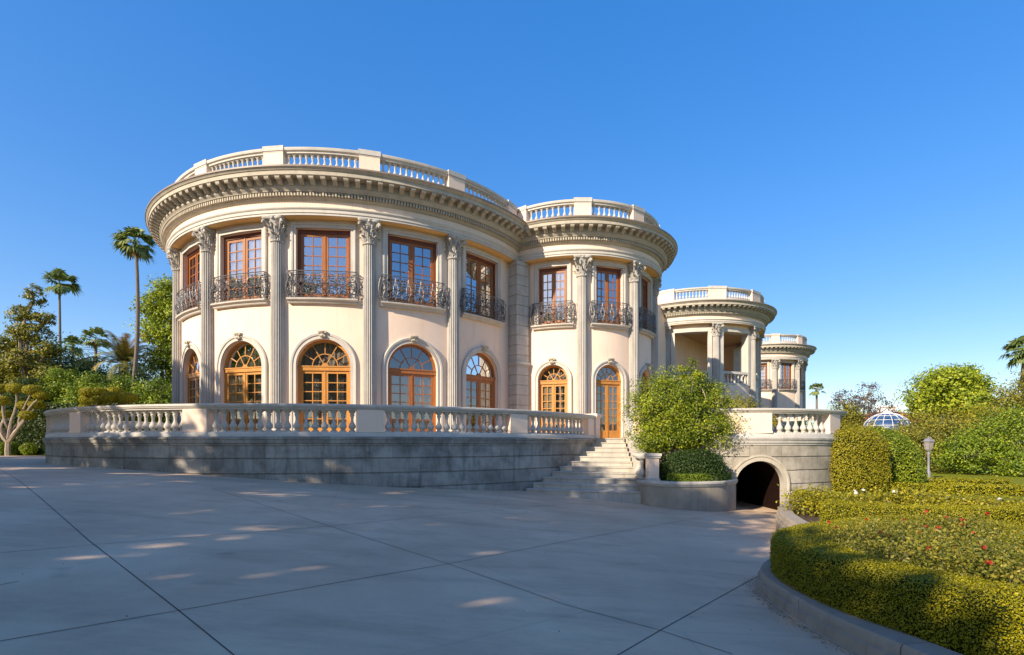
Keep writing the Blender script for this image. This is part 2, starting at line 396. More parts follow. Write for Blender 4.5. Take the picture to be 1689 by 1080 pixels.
def wall_bay(m, rv, cx, cy, R, tc, dt, ops, z0, z1, depth=.4):
    """curved wall of one bay with openings: ('arch', hw, z0, zspring) / ('rect', hw, z0, z1); rv gets the reveals"""
    half = R*dt/2; X = {-half, half}
    for k in range(1, 16): X.add(-half+2*half*k/16)
    for o in ops:
        X |= {-o[1], o[1]}
        if o[0] == 'arch': X |= {o[1]*math.cos(math.pi*k/28) for k in range(29)}
    X = sorted(X); X = [x for i, x in enumerate(X) if i == 0 or x-X[i-1] > 1e-4]
    def top(o, x): return o[3] if o[0] == 'rect' else o[3]+math.sqrt(max(0, o[1]**2-x*x))
    for a, b in zip(X, X[1:]):
        mid = (a+b)/2; lo = (z0, z0); spans = []
        for o in ops:
            if abs(mid) < o[1]: spans.append((lo, (o[2], o[2]))); lo = (top(o, a), top(o, b))
        spans.append((lo, (z1, z1)))
        for (la, lb), (ha, hb) in spans:
            if ha-la < 1e-4 and hb-lb < 1e-4: continue
            m.add([polar(cx, cy, R, tc+a/R, la), polar(cx, cy, R, tc+b/R, lb), polar(cx, cy, R, tc+b/R, hb), polar(cx, cy, R, tc+a/R, ha)], [(0, 1, 2, 3)])
    for o in ops:
        if o[0] == 'arch': path = [(-o[1], o[2])]+[(-o[1]*math.cos(math.pi*k/28), o[3]+o[1]*math.sin(math.pi*k/28)) for k in range(29)]+[(o[1], o[2])]
        else: path = [(-o[1], o[2]), (-o[1], o[3]), (o[1], o[3]), (o[1], o[2])]
        path = path+[path[0]]; rm_ = M(); rv.append(rm_)
        for (xa, za), (xb, zb) in zip(path, path[1:]):
            # the reveal runs straight back along the bay's axis
            def back(x, z):
                p = polar(cx, cy, R, tc+x/R, z); return (p[0]-depth*math.sin(tc), p[1]+depth*math.cos(tc), z)
            rm_.add([polar(cx, cy, R, tc+xa/R, za), polar(cx, cy, R, tc+xb/R, zb), back(xb, zb), back(xa, za)], [(0, 1, 2, 3)])

def sweep_xz(m, path, sec, R, closed=False):
    """section (offset outward in the x-z plane, y) swept along a path of (x, z, nx, nz), bent round a wall of radius R"""
    rs = []
    for x, z, nx, nz in path:
        r = []
        for o, y in sec:
            X = x+nx*o; r.append((X, y+R-math.sqrt(max(.01, R*R-X*X)), z+nz*o))
        rs.append(r)
    m.loft(rs, True, True)
def arch_path(hw, z0, zs, n=28):
    return [(-hw, z0, -1, 0), (-hw, (z0+zs)/2, -1, 0)]+[(-hw*math.cos(math.pi*k/n), zs+hw*math.sin(math.pi*k/n), -math.cos(math.pi*k/n), math.sin(math.pi*k/n)) for k in range(n+1)]+[(hw, (z0+zs)/2, 1, 0), (hw, z0, 1, 0)]

_cache = {}
def cached(key, fn):
    if key not in _cache: _cache[key] = fn()
    return _cache[key]

def leaf_frame(m, x0, x1, z0, z1, y, cols, rows, stile=.10, top=.12, bot=.22, mw_=.034):
    m.box(x0, x0+stile, y-.03, y+.03, z0, z1); m.box(x1-stile, x1, y-.03, y+.03, z0, z1)
    m.box(x0+stile, x1-stile, y-.028, y+.028, z1-top, z1); m.box(x0+stile, x1-stile, y-.028, y+.028, z0, z0+bot)
    gx0, gx1, gz0, gz1 = x0+stile, x1-stile, z0+bot, z1-top
    for i in range(1, cols): x = gx0+(gx1-gx0)*i/cols; m.box(x-mw_/2, x+mw_/2, y-.022, y+.022, gz0, gz1)
    for j in range(1, rows): z = gz0+(gz1-gz0)*j/rows; m.box(gx0, gx1, y-.019, y+.019, z-mw_/2, z+mw_/2)

def arch_door_meshes(hw, z0, zs, R, sw, wd='honey_wood'):
    y = .27
    fr = M()                                       # frame, transom and fanlight bars
    w = .10; sec = [(-w, y-.06), (0, y-.06), (0, y+.06), (-w, y+.06)]
    pts = [(-hw, z0, 1, 0)]+[(-hw*math.cos(math.pi*k/28), zs+hw*math.sin(math.pi*k/28), -math.cos(math.pi*k/28), math.sin(math.pi*k/28)) for k in range(29)]+[(hw, z0, 1, 0)]
    pts[0] = (-hw, z0, -1, 0)
    fr.loft([[(x+nx*o, yy, z+nz*o) for o, yy in sec] for x, z, nx, nz in pts], True, True)
    fr.box(-hw+.02, hw-.02, y-.085, y+.05, zs-.17, zs+.015); fr.box(-hw-.01, hw+.01, y-.11, y-.02, zs-.03, zs+.015)
    ri = hw-w; rm = ri*.52
    for k in range(24):
        a, b = math.pi*k/24, math.pi*(k+1)/24
        fr.bar((rm*math.cos(a), zs+rm*math.sin(a)), (rm*math.cos(b), zs+rm*math.sin(b)), .034, y-.02, y+.02)
    for k, ang in enumerate((30, 60, 90, 120, 150)):
        a = R_(ang); r0 = .12*hw if ang in (60, 120) else rm
        fr.bar((r0*math.cos(a), zs+r0*math.sin(a)), ((ri+.02)*math.cos(a), zs+(ri+.02)*math.sin(a)), .034, y-.018, y+.018)
    for k in range(8):
        a, b = math.pi*k/8, math.pi*(k+1)/8; q = .13*hw
        fr.add([(0, y-.04, zs), (q*math.cos(a), y-.04, zs+q*math.sin(a)), (q*math.cos(b), y-.04, zs+q*math.sin(b))], [(0, 1, 2)])
    leaves = []
    for sgn in (-1, 1):
        l = M(); x0, x1 = (-hw+w, -.012) if sgn < 0 else (.012, hw-w)
        leaf_frame(l, x0, x1, z0+.02, zs-.17, y, 2, 6, .105 if hw > .9 else .085, .11, .36)
        if sgn > 0: l.box(.01-.03, .01+.02, y-.05, y-.03, z0+.02, zs-.17)
        leaves.append(l.data('door_leaf', wd))
    hd = M(); hd.tube([(.07, y-.03, z0+1.08), (.07, y-.09, z0+1.08)], .016, 6); hd.tube([(.07, y-.085, z0+1.08), (.19, y-.085, z0+1.06)], .013, 6)
    fan = M(); k = 20; fan.add([(ri*math.cos(math.pi*i/k), y, zs+ri*math.sin(math.pi*i/k)) for i in range(k+1)], [tuple(range(k+1))[::-1]])
    pn = [M(), M()]
    for q, sgn in zip(pn, (-1, 1)):
        x0, x1 = (-hw+w, 0) if sgn < 0 else (0, hw-w)
        q.add([(x0+.06, y, z0+.3), (x1-.06, y, z0+.3), (x1-.06, y, zs-.2), (x0+.06, y, zs-.2)], [(0, 1, 2, 3)])
    su = M(); f = sw
    sweep_xz(su, arch_path(hw, z0, zs), [(0, .05), (0, -.05), (f*.5, -.05), (f*.56, -.085), (f*.85, -.10), (f, -.075), (f, .06)], R)
    ky = M(); zt = zs+hw
    kz = [(zt+.04, .06, -.10), (zt+.10, .07, -.15), (zt+.17, .08, -.13), (zt+.22, .10, -.17), (zt+.25, .13, -.19), (zt+.29, .135, -.17), (zt+.30, .10, -.12)]
    ky.loft([[(-a, .08, z), (-a, y2, z), (-a*.4, y2-.03, z), (a*.4, y2-.03, z), (a, y2, z), (a, .08, z)] for z, a, y2 in kz], True, True)
    for s in (-1, 1): ky.tube([(s*.125, -.19, zt+.235), (s*.125, -.05, zt+.235)], .048, 8); ky.tube([(s*.085, -.16, zt+.09), (s*.085, -.05, zt+.09)], .035, 7)
    return dict(frame=fr.data('arched_door', wd), leaves=leaves, fan=fan.data('pane', 'door_glass'), pn=[q.data('pane', 'door_glass') for q in pn],
                sur=su.data('surround', 'pale_stone'), key=ky.data('keystone', 'cornice_stone'), handle=hd.data('handle', 'gutter_metal'))

def curtain_mesh(x0, x1, z0, z1, y, mat='curtain'):
    m = M(); n = 40
    m.loft([[(x0+(x1-x0)*i/n, y+.025*math.sin(i*1.9)+.012*math.sin(i*.7), z) for i in range(n+1)] for z in (z0, (z0+z1)/2, z1)], False); return m.data('curtain', mat)

def upper_window_meshes(hw, z0, z1, R, sw):
    y = .27; fr = M()
    fr.box(-hw, -hw+.11, y-.07, y+.06, z0, z1); fr.box(hw-.11, hw, y-.07, y+.06, z0, z1); fr.box(-hw+.11, hw-.11, y-.068, y+.06, z1-.14, z1); fr.box(-hw+.11, hw-.11, y-.068, y+.06, z0, z0+.05)
    leaves = []
    for sgn in (-1, 1):
        l = M(); x0, x1 = (-hw+.11, -.012) if sgn < 0 else (.012, hw-.11)
        leaf_frame(l, x0, x1, z0+.05, z1-.14, y, 2, 6, .115 if hw > .9 else .085, .11, .22)
        if sgn > 0: l.box(.01-.03, .01+.025, y-.052, y-.03, z0+.05, z1-.14)
        leaves.append(l.data('window_leaf', 'red_wood'))
    pn = []
    for sgn in (-1, 1):
        q = M(); x0, x1 = (-hw+.16, -.05) if sgn < 0 else (.05, hw-.16)
        q.add([(x0, y, z0+.2), (x1, y, z0+.2), (x1, y, z1-.2), (x0, y, z1-.2)], [(0, 1, 2, 3)]); pn.append(q.data('pane', 'window_glass'))
    su = M(); f = sw
    path = [(-hw, z0, -1, 0), (-hw, (z0+z1)/2, -1, 0), (-hw, z1, -1, 1), (0, z1, 0, 1), (hw, z1, 1, 1), (hw, (z0+z1)/2, 1, 0), (hw, z0, 1, 0)]
    sweep_xz(su, path, [(0, .05), (0, -.045), (f*.45, -.045), (f*.5, -.08), (f*.82, -.095), (f, -.07), (f, .08)], R)
    return dict(frame=fr.data('window', 'shaded_wood'), leaves=leaves, pn=pn, sur=su.data('surround', 'pale_stone'))

def spiral(cx, cz, r0, turns, a0, sgn, n=16):
    return [(cx+r0*(1-.82*i/n)*math.cos(a0+sgn*turns*2*math.pi*i/n), cz+r0*(1-.82*i/n)*math.sin(a0+sgn*turns*2*math.pi*i/n)) for i in range(n+1)]
def balcony_meshes(hw, R, z0):
    """slab following the wall and a bowed wrought-iron railing of scrolls; x is arc length, y outward is negative"""
    pr = .20; H = 1.04
    def bend(s, out): 
        t = s/R; r = R+out; return (r*math.sin(t), -r*math.cos(t)+R)
    sl = M(); rs = []; n = 18; L = hw+.27
    sec = [(-.02, -.17), (.13, -.17), (.15, -.15), (.16, -.10), (.19, -.095), (.23, -.06), (.26, -.055), (.27, .0), (-.02, .0)]
    for i in range(n+1):
        s = -L+2*L*i/n; rs.append([(*bend(s, o), z0+z) for o, z in sec])
    sl.loft(rs, True, True)
    r = M(); W = hw+.22
    def belly(z): 
        f = z/H; return .05*math.sin(math.pi*min(1, f*1.25))**2*(1 if f < .8 else 1)-.0
    def F(s, z): x, y = bend(s, pr+belly(z)); return (x, y, z0+z)
    def S(sd, o, z): x, y = bend(sd*(W+belly(z)*1.6), o); return (x, y, z0+z)
    def rail(z, rad): r.tube([F(-W+2*W*i/20, z) for i in range(21)], rad, 5); [r.tube([S(sd, pr*k/4, z) for k in range(5)], rad, 5) for sd in (-1, 1)]
    rail(H, .022); rail(H-.07, .010); rail(.06, .014); rail(.16, .008)
    for sd in (-1, 1):
        for z in range(1): r.tube([(*bend(sd*(W+belly(k*H/8)*1.6), pr+belly(k*H/8)), z0+k*H/8) for k in range(9)], .016, 5)
    cells = max(3, round(2*W/.50)); cw = 2*W/cells; t = .0145
    def motif(P, cx, cw_):
        q = cw_*.5; k = H/1.04
        for sg in (-1, 1):
            for (ox, oz, rr, tn, a0, dr) in ((.50, .30, .205, 1.5, 1.2, -1), (.50, .72, .19, 1.5, -1.0, 1), (.10, .50, .10, 1.2, 0, 1)):
                r.tube([P(cx+sg*x, z*k) for x, z in spiral(ox*q, oz, min(rr, q*.62), tn, a0, dr, 15)], t, 4)
            r.tube([P(cx+sg*x, z*k) for x, z in ((0, .12), (.22*q, .20), (.80*q, .16), (q, .30), (.9*q, .44), (.45*q, .52), (.12*q, .62), (.1*q, .78), (.4*q, .92), (.85*q, .92))], t, 4)
            r.tube([P(cx+sg*x, z*k) for x, z in ((.98*q, .10), (.90*q, .26), (.66*q, .40), (.66*q, .6), (.90*q, .74), (.98*q, .95))], t*.8, 4)
        r.lathe([(.0, -.04), (.028, -.01), (.028, .02), (.0, .05)], 6, P(cx, .5*k)); r.lathe([(.0, -.03), (.03, 0), (.0, .03)], 5, P(cx, .12*k))
    for c in range(cells): motif(F, -W+cw*(c+.5), cw)
    for sd in (-1, 1):
        motif(lambda x, z: S(sd, x, z), pr*.5, pr)
        r.tube([(*bend(sd*(W+.03+.11*math.sin(math.pi*k/10)), pr+.02), z0+H*k/10) for k in range(11)], .012, 4)
        r.tube([(*bend(sd*(W+.02+x), pr+.02), z0+z) for x, z in spiral(.10, .82*H, .09, 1.2, 0, 1)], .010, 4)
        r.tube([(*bend(sd*(W+.02+x), pr+.02), z0+z) for x, z in spiral(.09, .16*H, .11, 1.2, 2, -1)], .010, 4)
    return dict(slab=sl.data('balcony', 'pale_stone'), rail=r.data('railing', 'wrought_iron', merge=False))

# columns -------------------------------------------------------------
def column_meshes(zb, zt):
    H = zt-zb; cap = .88
    b = M(); b.box(-.36, .36, -.36, .36, 0, .10); b.lathe([(.0, .10), (.35, .10), (.365, .14), (.35, .19), (.31, .20), (.30, .235), (.325, .25), (.33, .28), (.30, .31), (.285, .33), (0.28, .34)], 24)
    s = M(); fl = 20; pat = [1, 1, .90, .855, .90]; rs = []
    for i in range(7):
        z = .34+(H-cap-.34)*i/6; rr = .272-.038*(i/6)**1.6
        rs.append([(rr*pat[j % 5]*math.cos(2*math.pi*j/(fl*5)), rr*pat[j % 5]*math.sin(2*math.pi*j/(fl*5)), z) for j in range(fl*5)])
    s.loft(rs)
    c = M(); z0 = H-cap
    c.lathe([(.235, z0-.03), (.265, z0-.02), (.275, z0), (.265, z0+.02), (.235, z0+.035), (.23, z0+.4), (.27, z0+.62), (.35, z0+.76), (.36, z0+.78)], 20)
    ab = []
    for k in range(4):
        a = math.pi/4+k*math.pi/2; p = Vector((.56*math.cos(a), .56*math.sin(a))); tn = Vector((-math.sin(a), math.cos(a)))*.05
        ab += [p-tn, p+tn]
        a2 = a+math.pi/4
        for d in (-.35, 0, .35):
            q = Vector((math.cos(a2+d), math.sin(a2+d))); ab.append(q*(.335+.06*(abs(d)/.35)))
    c.loft([[(p.x*f, p.y*f, z) for p in ab] for z, f in ((z0+.77, .90), (z0+.80, .97), (z0+.84, 1.0), (z0+.88, 1.0))], True, True)
    def leaf(a, zl, h, r, wd):
        rs = []
        for i in range(7):
            t = i/6; z = zl+h*(t if t < .8 else .8+.12*math.sin((t-.8)/.2*math.pi)); out = r+.02+.06*t*t+(.10*((t-.55)/.45)**2 if t > .55 else 0)
            ww = wd*(1-.25*t if t < .75 else .8-1.7*(t-.75)); row = []
            for x, dr in ((-1, -.02), (-.62, .022), (-.3, -.005), (0, .03), (.3, -.005), (.62, .022), (1, -.02)):
                rr = out+dr; an = a+ww*x/r; row.append((rr*math.cos(an), rr*math.sin(an), z))
            rs.append(row)
        c.loft(rs, False)
    for k in range(8): leaf(k*math.pi/4, z0+.02, .30, .235, .082)
    for k in range(8): leaf(k*math.pi/4+math.pi/8, z0+.12, .44, .245, .085)
    for k in range(4):
        a = math.pi/4+k*math.pi/2; d = Vector((math.cos(a), math.sin(a), 0))
        c.tube([d*r_+Vector((0, 0, z0+z)) for r_, z in ((.27, .42), (.33, .56), (.42, .68), (.50, .73), (.545, .70), (.555, .645), (.52, .61), (.48, .63), (.475, .67))], [.03, .04, .05, .055, .055, .05, .045, .04, .035], 6)
        for s_ in (-.30, .30):
            e = Vector((math.cos(a+s_*1.6), math.sin(a+s_*1.6), 0)); c.tube([e*r_+Vector((0, 0, z0+z)) for r_, z in ((.27, .46), (.31, .6), (.36, .69), (.37, .63))], .03, 5)
        a2 = a+math.pi/4; c.lathe([(.0, -.06), (.05, -.04), (.065, 0), (.05, .04), (0, .06)], 7, (.37*math.cos(a2), .37*math.sin(a2), z0+.815))
    return dict(shaft=s.data('column', 'stone', angle=25), base=b.data('base', 'stone'), cap=c.data('capital', 'stone', angle=60))
CM = column_meshes(ZF, ZS)
def column(cx, cy, r, t, first=[]):
    mw = frame(cx, cy, r, t, ZF); s = inst('column', CM['shaft'], mansion, mw)
    inst('capital', CM['cap'], s, mw); inst('base', CM['base'], s, mw); return s

# balusters -----------------------------------------------------------
def baluster_mesh(mat, n=12):
    m = M(); m.box(-.085, .085, -.085, .085, 0, .055)
    m.lathe([(.07, .055), (.078, .075), (.06, .095), (.05, .11), (.06, .13), (.088, .19), (.098, .25), (.085, .33), (.058, .41), (.042, .48), (.036, .55), (.038, .63), (.048, .72), (.062, .76), (.064, .80), (.05, .815), (.05, .84), (.075, .875), (.08, .92)], n)
    m.box(-.085, .085, -.085, .085, .92, 1.0); return m.data('baluster', mat)
BAL = baluster_mesh('pale_stone'); BALR = baluster_mesh('pale_stone', 8)
bal_count = [0]; bal_rest = M()
def roof_baluster(x, y, z, h, t, parent):
    bal_count[0] += 1; mw = Matrix.Translation((x, y, z)) @ Matrix.Rotation(t, 4, 'Z') @ Matrix.Diagonal((.86, .86, h, 1))
    if bal_count[0] <= 98: inst('baluster', BALR, parent, mw)
    else:
        vs = [mw @ v.co for v in BALR.vertices]; bal_rest.add(vs, [tuple(p.vertices) for p in BALR.polygons])

ENT_STUCCO = [(.44, 8.86), (.44, 9.10)]
def entablature(cx, cy, R, t0, t1, n, dz=0.0, mods=True):
    P = lambda l: [(R+a, E+z+dz) for a, z in l]
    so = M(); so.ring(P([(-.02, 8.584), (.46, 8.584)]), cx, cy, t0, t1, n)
    m = M(); m.ring(P([(.40, 8.58), (.46, 8.58), (.46, 8.66), (.49, 8.665), (.49, 8.77), (.53, 8.80), (.545, 8.835), (.545, 8.86), (.44, 8.862)]), cx, cy, t0, t1, n); ent = m.build('entablature', 'pale_stone', mansion)
    m = M(); m.ring(P([(.44, 8.862), (.44, 9.11)]), cx, cy, t0, t1, n); m.build('frieze', 'stucco', ent); so.build('soffit', 'soffit_paint_bounce', ent)
    m = M(); m.ring(P([(.44, 9.11), (.49, 9.125), (.51, 9.16), (.57, 9.20), (.57, 9.35), (.71, 9.355), (.72, 9.39), (.76, 9.42), (.80, 9.47), (.80, 9.505), (.80, 9.735), (1.17, 9.74), (1.19, 9.735), (1.19, 9.885), (1.225, 9.89), (1.25, 9.93), (1.30, 9.965)]), cx, cy, t0, t1, n); m.build('cornice', 'cornice_stone', ent)
    m = M(); m.ring(P([(1.30, 9.965), (1.315, 9.97), (1.315, 10.03), (1.27, 10.04), (.40, 10.10)]), cx, cy, t0, t1, n); m.build('gutter_edge', 'gutter_metal', ent)
    d = M(); step = .115/(R+.6); k = int((t1-t0)/step)
    for i in range(k):
        t = t0+(i+.5)*step; d.box(-.033, .033, -.12, .02, E+9.215+dz, E+9.34+dz, frame(cx, cy, R+.56, t))
    d.build('dentil_band', 'cornice_stone', ent, merge=False, smooth=False)
    if mods:
        d = M(); step = .405/(R+1.0); k = int((t1-t0)/step)
        sec = [(.79, 9.735), (1.15, 9.735), (1.15, 9.66), (1.12, 9.62), (1.06, 9.625), (.98, 9.60), (.92, 9.545), (.86, 9.52), (.79, 9.52)]
        for i in range(k):
            T = Matrix.Translation((cx, cy, 0)) @ Matrix.Rotation(t0+(i+.5)*step, 4, 'Z'); a = []
            for x in (-.085, .085): a.append([T @ Vector((x, -(R+o), E+z+dz)) for o, z in sec])
            d.loft(a, True, True); d.box(-.105, .105, -(R+1.16), -(R+.79), E+9.70+dz, E+9.733+dz, T)
        d.build('modillion_band', 'cornice_stone', ent, merge=False, smooth=False)
    return ent
def roof_balustrade(cx, cy, R, t0, t1, n, peds, nb, dz=0.0, pw=.78, skip=()):
    Rb = R+.2; m = M(); m.ring([(Rb-.16, E+10.0), (Rb-.16, E+10.42+dz), (Rb+.16, E+10.42+dz), (Rb+.16, E+10.30), (Rb+.19, E+10.28), (Rb+.19, E+10.0)], cx, cy, t0, t1, n)
    b = m.build('roof_balustrade', 'pale_stone', mansion)
    m = M(); m.ring([(Rb-.17, E+10.98), (Rb+.13, E+10.98), (Rb+.13, E+11.04), (Rb+.19, E+11.07), (Rb+.21, E+11.13), (Rb+.21, E+11.17+dz), (Rb, E+11.21+dz), (Rb-.19, E+11.17+dz)], cx, cy, t0, t1, n, True, True); m.build('cap_rail', 'pale_stone', b)
    for t in peds:
        mw = frame(cx, cy, Rb, t); q = M(); q.box(-pw/2, pw/2, -.19, .17, E+10.2, E+11.0+dz); q.build('pedestal', 'stucco', b, mw)
        q = M(); q.box(-pw/2-.03, pw/2+.03, -.225, .2, E+11.05, E+11.235+dz); q.box(-pw/2-.01, pw/2+.01, -.20, .18, E+11.0, E+11.05); q.build('pedestal_cap', 'pale_stone', b, mw)
    for a, c in zip(peds, peds[1:]):
        if (a, c) in skip: continue
        g = (pw/2+.02)/Rb; L = (c-a)-2*g
        for i in range(nb):
            t = a+g+L*(i+.5)/nb; x, y, _ = polar(cx, cy, Rb, t); roof_baluster(x, y, E+10.42, .56, t, b)

UPZ = (E+5.53, E+8.28)
def bay(tw, R, tc, arch, win, wall, rv, dt, curtains, door=True, z0=None, sheers=(-1, 1), wood='honey_wood', backing_panel=False):
    cx, cy = tw; hw, zs, sw = arch; uw, usw = win
    ops = []
    if door: ops.append(('arch', hw, ZF, zs))
    ops.append(('rect', uw, UPZ[0]-.02, UPZ[1]))
    wall_bay(wall, rv, cx, cy, R, tc, dt, ops, E-1.0 if z0 is None else z0, ZS+.3)
    mw = frame(cx, cy, R, tc)
    if door:
        A = cached(('arch', hw, R, wood), lambda: arch_door_meshes(hw, ZF, zs, R, sw, wood))
        d = inst('arched_door', A['frame'], mansion, mw)
        for l in A['leaves']: inst('door_leaf', l, d, mw)
        for q in A['pn']+[A['fan']]: inst('pane', q, d, mw)
        inst('surround', A['sur'], d, mw); inst('keystone', A['key'], d, mw); inst('handle', A['handle'], d, mw)
        if backing_panel: inst('backing_panel', cached(('backing_panel', hw, R), lambda: curtain_mesh(-hw-.1, hw+.1, ZF+.02, zs+hw+.05, .47, 'backing_brown')), d, mw)  # added panel behind the glass, catching sunlight to lighten the unlit interior
        for c in curtains:
            x0, x1 = (-hw+.08, -.03) if c < 0 else (.03, hw-.08)
            inst('curtain', cached(('cur', hw, c), lambda: curtain_mesh(x0, x1, ZF+.03, zs-.1, .335)), d, mw)
    U = cached(('up', uw, R), lambda: upper_window_meshes(uw, UPZ[0], UPZ[1], R, usw))
    d = inst('window', U['frame'], mansion, mw)
    for l in U['leaves']: inst('window_leaf', l, d, mw)
    for q in U['pn']: inst('pane', q, d, mw)
    inst('surround', U['sur'], d, mw)
    for c in sheers:
        x0, x1 = (-uw+.12, -.05) if c < 0 else (.05, uw-.12)
        inst('curtain', cached(('she', uw, c), lambda: curtain_mesh(x0, x1, UPZ[0]+.06, UPZ[1]-.1, .335, 'sheer')), d, mw)
    B = cached(('bal', uw, R), lambda: balcony_meshes(uw, R, UPZ[0]))
    s = inst('balcony', B['slab'], mansion, mw); inst('railing', B['rail'], s, mw)

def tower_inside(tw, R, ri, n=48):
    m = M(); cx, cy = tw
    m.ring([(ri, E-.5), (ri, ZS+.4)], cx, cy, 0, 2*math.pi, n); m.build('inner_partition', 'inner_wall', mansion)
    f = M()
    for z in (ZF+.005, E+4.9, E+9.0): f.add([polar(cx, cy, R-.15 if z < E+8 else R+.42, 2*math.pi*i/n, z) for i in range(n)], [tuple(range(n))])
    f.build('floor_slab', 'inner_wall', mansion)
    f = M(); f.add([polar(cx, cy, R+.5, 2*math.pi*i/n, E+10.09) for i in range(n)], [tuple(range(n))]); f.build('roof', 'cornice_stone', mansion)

# --- the big round wing
D1 = R_(22.5); A1 = [R_(-6.6+22.5*k) for k in range(-4, 4)]       # column angles
wall, rv = M(), []; R1 = 8.8
curt = {0: (), -1: (-1,), -2: (1,), 1: (-1, 1), 2: (1,)}
for k in range(-3, 3):
    tc = R_(-6.6+22.5*k+11.25); bay(T1, R1, tc, (1.03, E+2.98, .24), (1.03, .22), wall, rv, D1, curt.get(k, ()), sheers={0: (-1, 1), -1: (-1, 1), -2: (), 1: (), 2: (1,)}.get(k, ()), wood='amber_wood' if k > 0 else 'honey_wood', backing_panel=k < 1)
wall.ring([(R1, E-1), (R1, ZS+.3)], *T1, R_(60.9), R_(71), 4)
wall.ring([(R1, E-1), (R1, ZS+.3)], *T1, R_(-285), R_(-74.1), 40)
w_ = wall.build('wall', 'stucco', mansion); [q_.build('reveal', 'stucco', w_) for q_ in rv]
for a in A1[1:-1]: column(*T1, 8.88, a)
tower_inside(T1, R1, 7.1)
entablature(*T1, R1, R_(-118), R_(69), 150)
roof_balustrade(*T1, R1, R_(-140), R_(66), 120, [a for a in A1[0:]], 12)
# --- the smaller round wing with the garden door
D2 = R_(37); A2 = [R_(-37+37*k) for k in range(5)]; R2 = 4.25
wall, rv = M(), []
for k, c in ((0, (-1,)), (1, (1,)), (2, ())):
    bay(T2, R2, R_(-18.5+37*k), (.72, E+2.95, .21), (.70, .20), wall, rv, D2, c, backing_panel=True)
wall.ring([(R2, E-1), (R2, ZS+.3)], *T2, R_(-52), R_(-37), 4); wall.ring([(R2, E-1), (R2, ZS+.3)], *T2, R_(74), R_(300), 40)
w_ = wall.build('wall', 'stucco', mansion); [q_.build('reveal', 'stucco', w_) for q_ in rv]
for a in A2[1:4]: column(*T2, 4.33, a)
tower_inside(T2, R2, 3.1)
entablature(*T2, R2, R_(-48), R_(150), 90, .003)
roof_balustrade(*T2, R2, R_(-46), R_(150), 70, [R_(-38.5)]+A2[1:], 8, .003)
# rusticated corner pier between the two wings
q = M(); T = Matrix.Translation((.28, 24.62, 0)) @ Matrix.Rotation(R_(38), 4, 'Z'); z = ZF-.3; k = 0
while z < ZS-.02:
    z2 = min(z+.47, ZS-.005); o = .36
    q.loft([[T @ Vector((sx*(o-i), sy*(o-i)+(.35 if sy > 0 else 0), zz)) for sx, sy in ((-1, -1), (1, -1), (1, 1), (-1, 1))] for zz, i in ((z, .035), (z+.03, .0), (z2-.03, .0), (z2, .035))], True, True); z = z2
cp = q.build('corner_pier', 'stone', mansion)
q = M(); q.box(-.40, .40, -.40, .74, E+3.62, E+3.70, T); q.box(-.43, .43, -.43, .77, E+3.70, E+3.80, T); q.build('impost', 'stone', cp)

# --- the open portico in the middle of the garden front
R3 = 5.2; D3 = R_(37.5); A3 = [R_(2+37.5*k) for k in range(-2, 4)]; wall, rv = M(), []; sur = M()
ow = 1.15
for k in range(-2, 3):
    tc = R_(2+37.5*k+18.75)
    wall_bay(wall, rv, *T3, R3, tc, D3, [('rect', ow, E+4.2, E+8.05)], E-3, ZS+.3, .55)
w_ = wall.build('wall', 'stucco', mansion); [q_.build('reveal', 'pale_stone', w_) for q_ in rv]
w2 = M(); w2.ring([(R3, E-3), (R3, ZS+.3)], *T3, R_(2+37.5*3), R_(360+2-37.5*2), 30); w2.build('wall', 'stucco', mansion)
for k in range(-2, 3):
    mw = frame(*T3, R3, R_(2+37.5*k+18.75)); su = M()
    sweep_xz(su, [(-ow, E+4.2, -1, 0), (-ow, E+6, -1, 0), (-ow, E+8.05, -1, 1), (0, E+8.05, 0, 1), (ow, E+8.05, 1, 1), (ow, E+6, 1, 0), (ow, E+4.2, 1, 0)], [(0, .05), (0, -.1), (.28, -.12), (.30, .1)], R3); lo = su.build('loggia_opening', 'pale_stone', mansion, mw)
    rl = M(); rl.box(-ow, ow, .05, .3, E+5.02, E+5.2); rl.box(-ow, ow, .05, .3, E+4.2, E+4.36)
    for i in range(7):
        x = -ow+2*ow*(i+.5)/7; rl.lathe([(.07, 0), (.1, .16), (.06, .36), (.04, .5), (.08, .66)], 8, (x, .17, E+4.36))
    rl.build('loggia_balustrade', 'pale_stone', lo, mw)
for a in A3[1:5]: column(*T3, 5.28, a)
entablature(*T3, R3, R_(-115), R_(125), 90)
roof_balustrade(*T3, R3, R_(-115), R_(125), 70, A3, 10, 0, 1.25)
fl = M(); nn = 48
for z, r in ((E+4.1, R3-.1), (E+8.42, R3-.05), (E+10.09, R3+.5)): fl.add([polar(*T3, r, 2*math.pi*i/nn, z) for i in range(nn)], [tuple(range(nn))])
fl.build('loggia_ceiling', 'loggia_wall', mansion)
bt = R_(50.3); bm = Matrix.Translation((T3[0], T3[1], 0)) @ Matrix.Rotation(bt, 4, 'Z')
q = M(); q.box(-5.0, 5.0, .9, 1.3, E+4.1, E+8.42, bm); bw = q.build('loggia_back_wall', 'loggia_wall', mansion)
for x in (-3.4, -1.1, 1.1, 3.4):
    q = M(); q.box(x-.75, x-.58, .8, .9, E+4.11, E+7.5, bm); q.box(x+.58, x+.75, .8, .9, E+4.11, E+7.5, bm); q.box(x-.58, x+.58, .8, .9, E+7.33, E+7.5, bm); q.build('door_surround', 'pale_stone', bw)
    q = M(); q.box(x-.58, x+.58, .86, .898, E+4.11, E+7.33, bm); q.box(x-.02, x+.02, .84, .86, E+4.11, E+7.33, bm); q.build('loggia_door', 'dark_interior', bw)

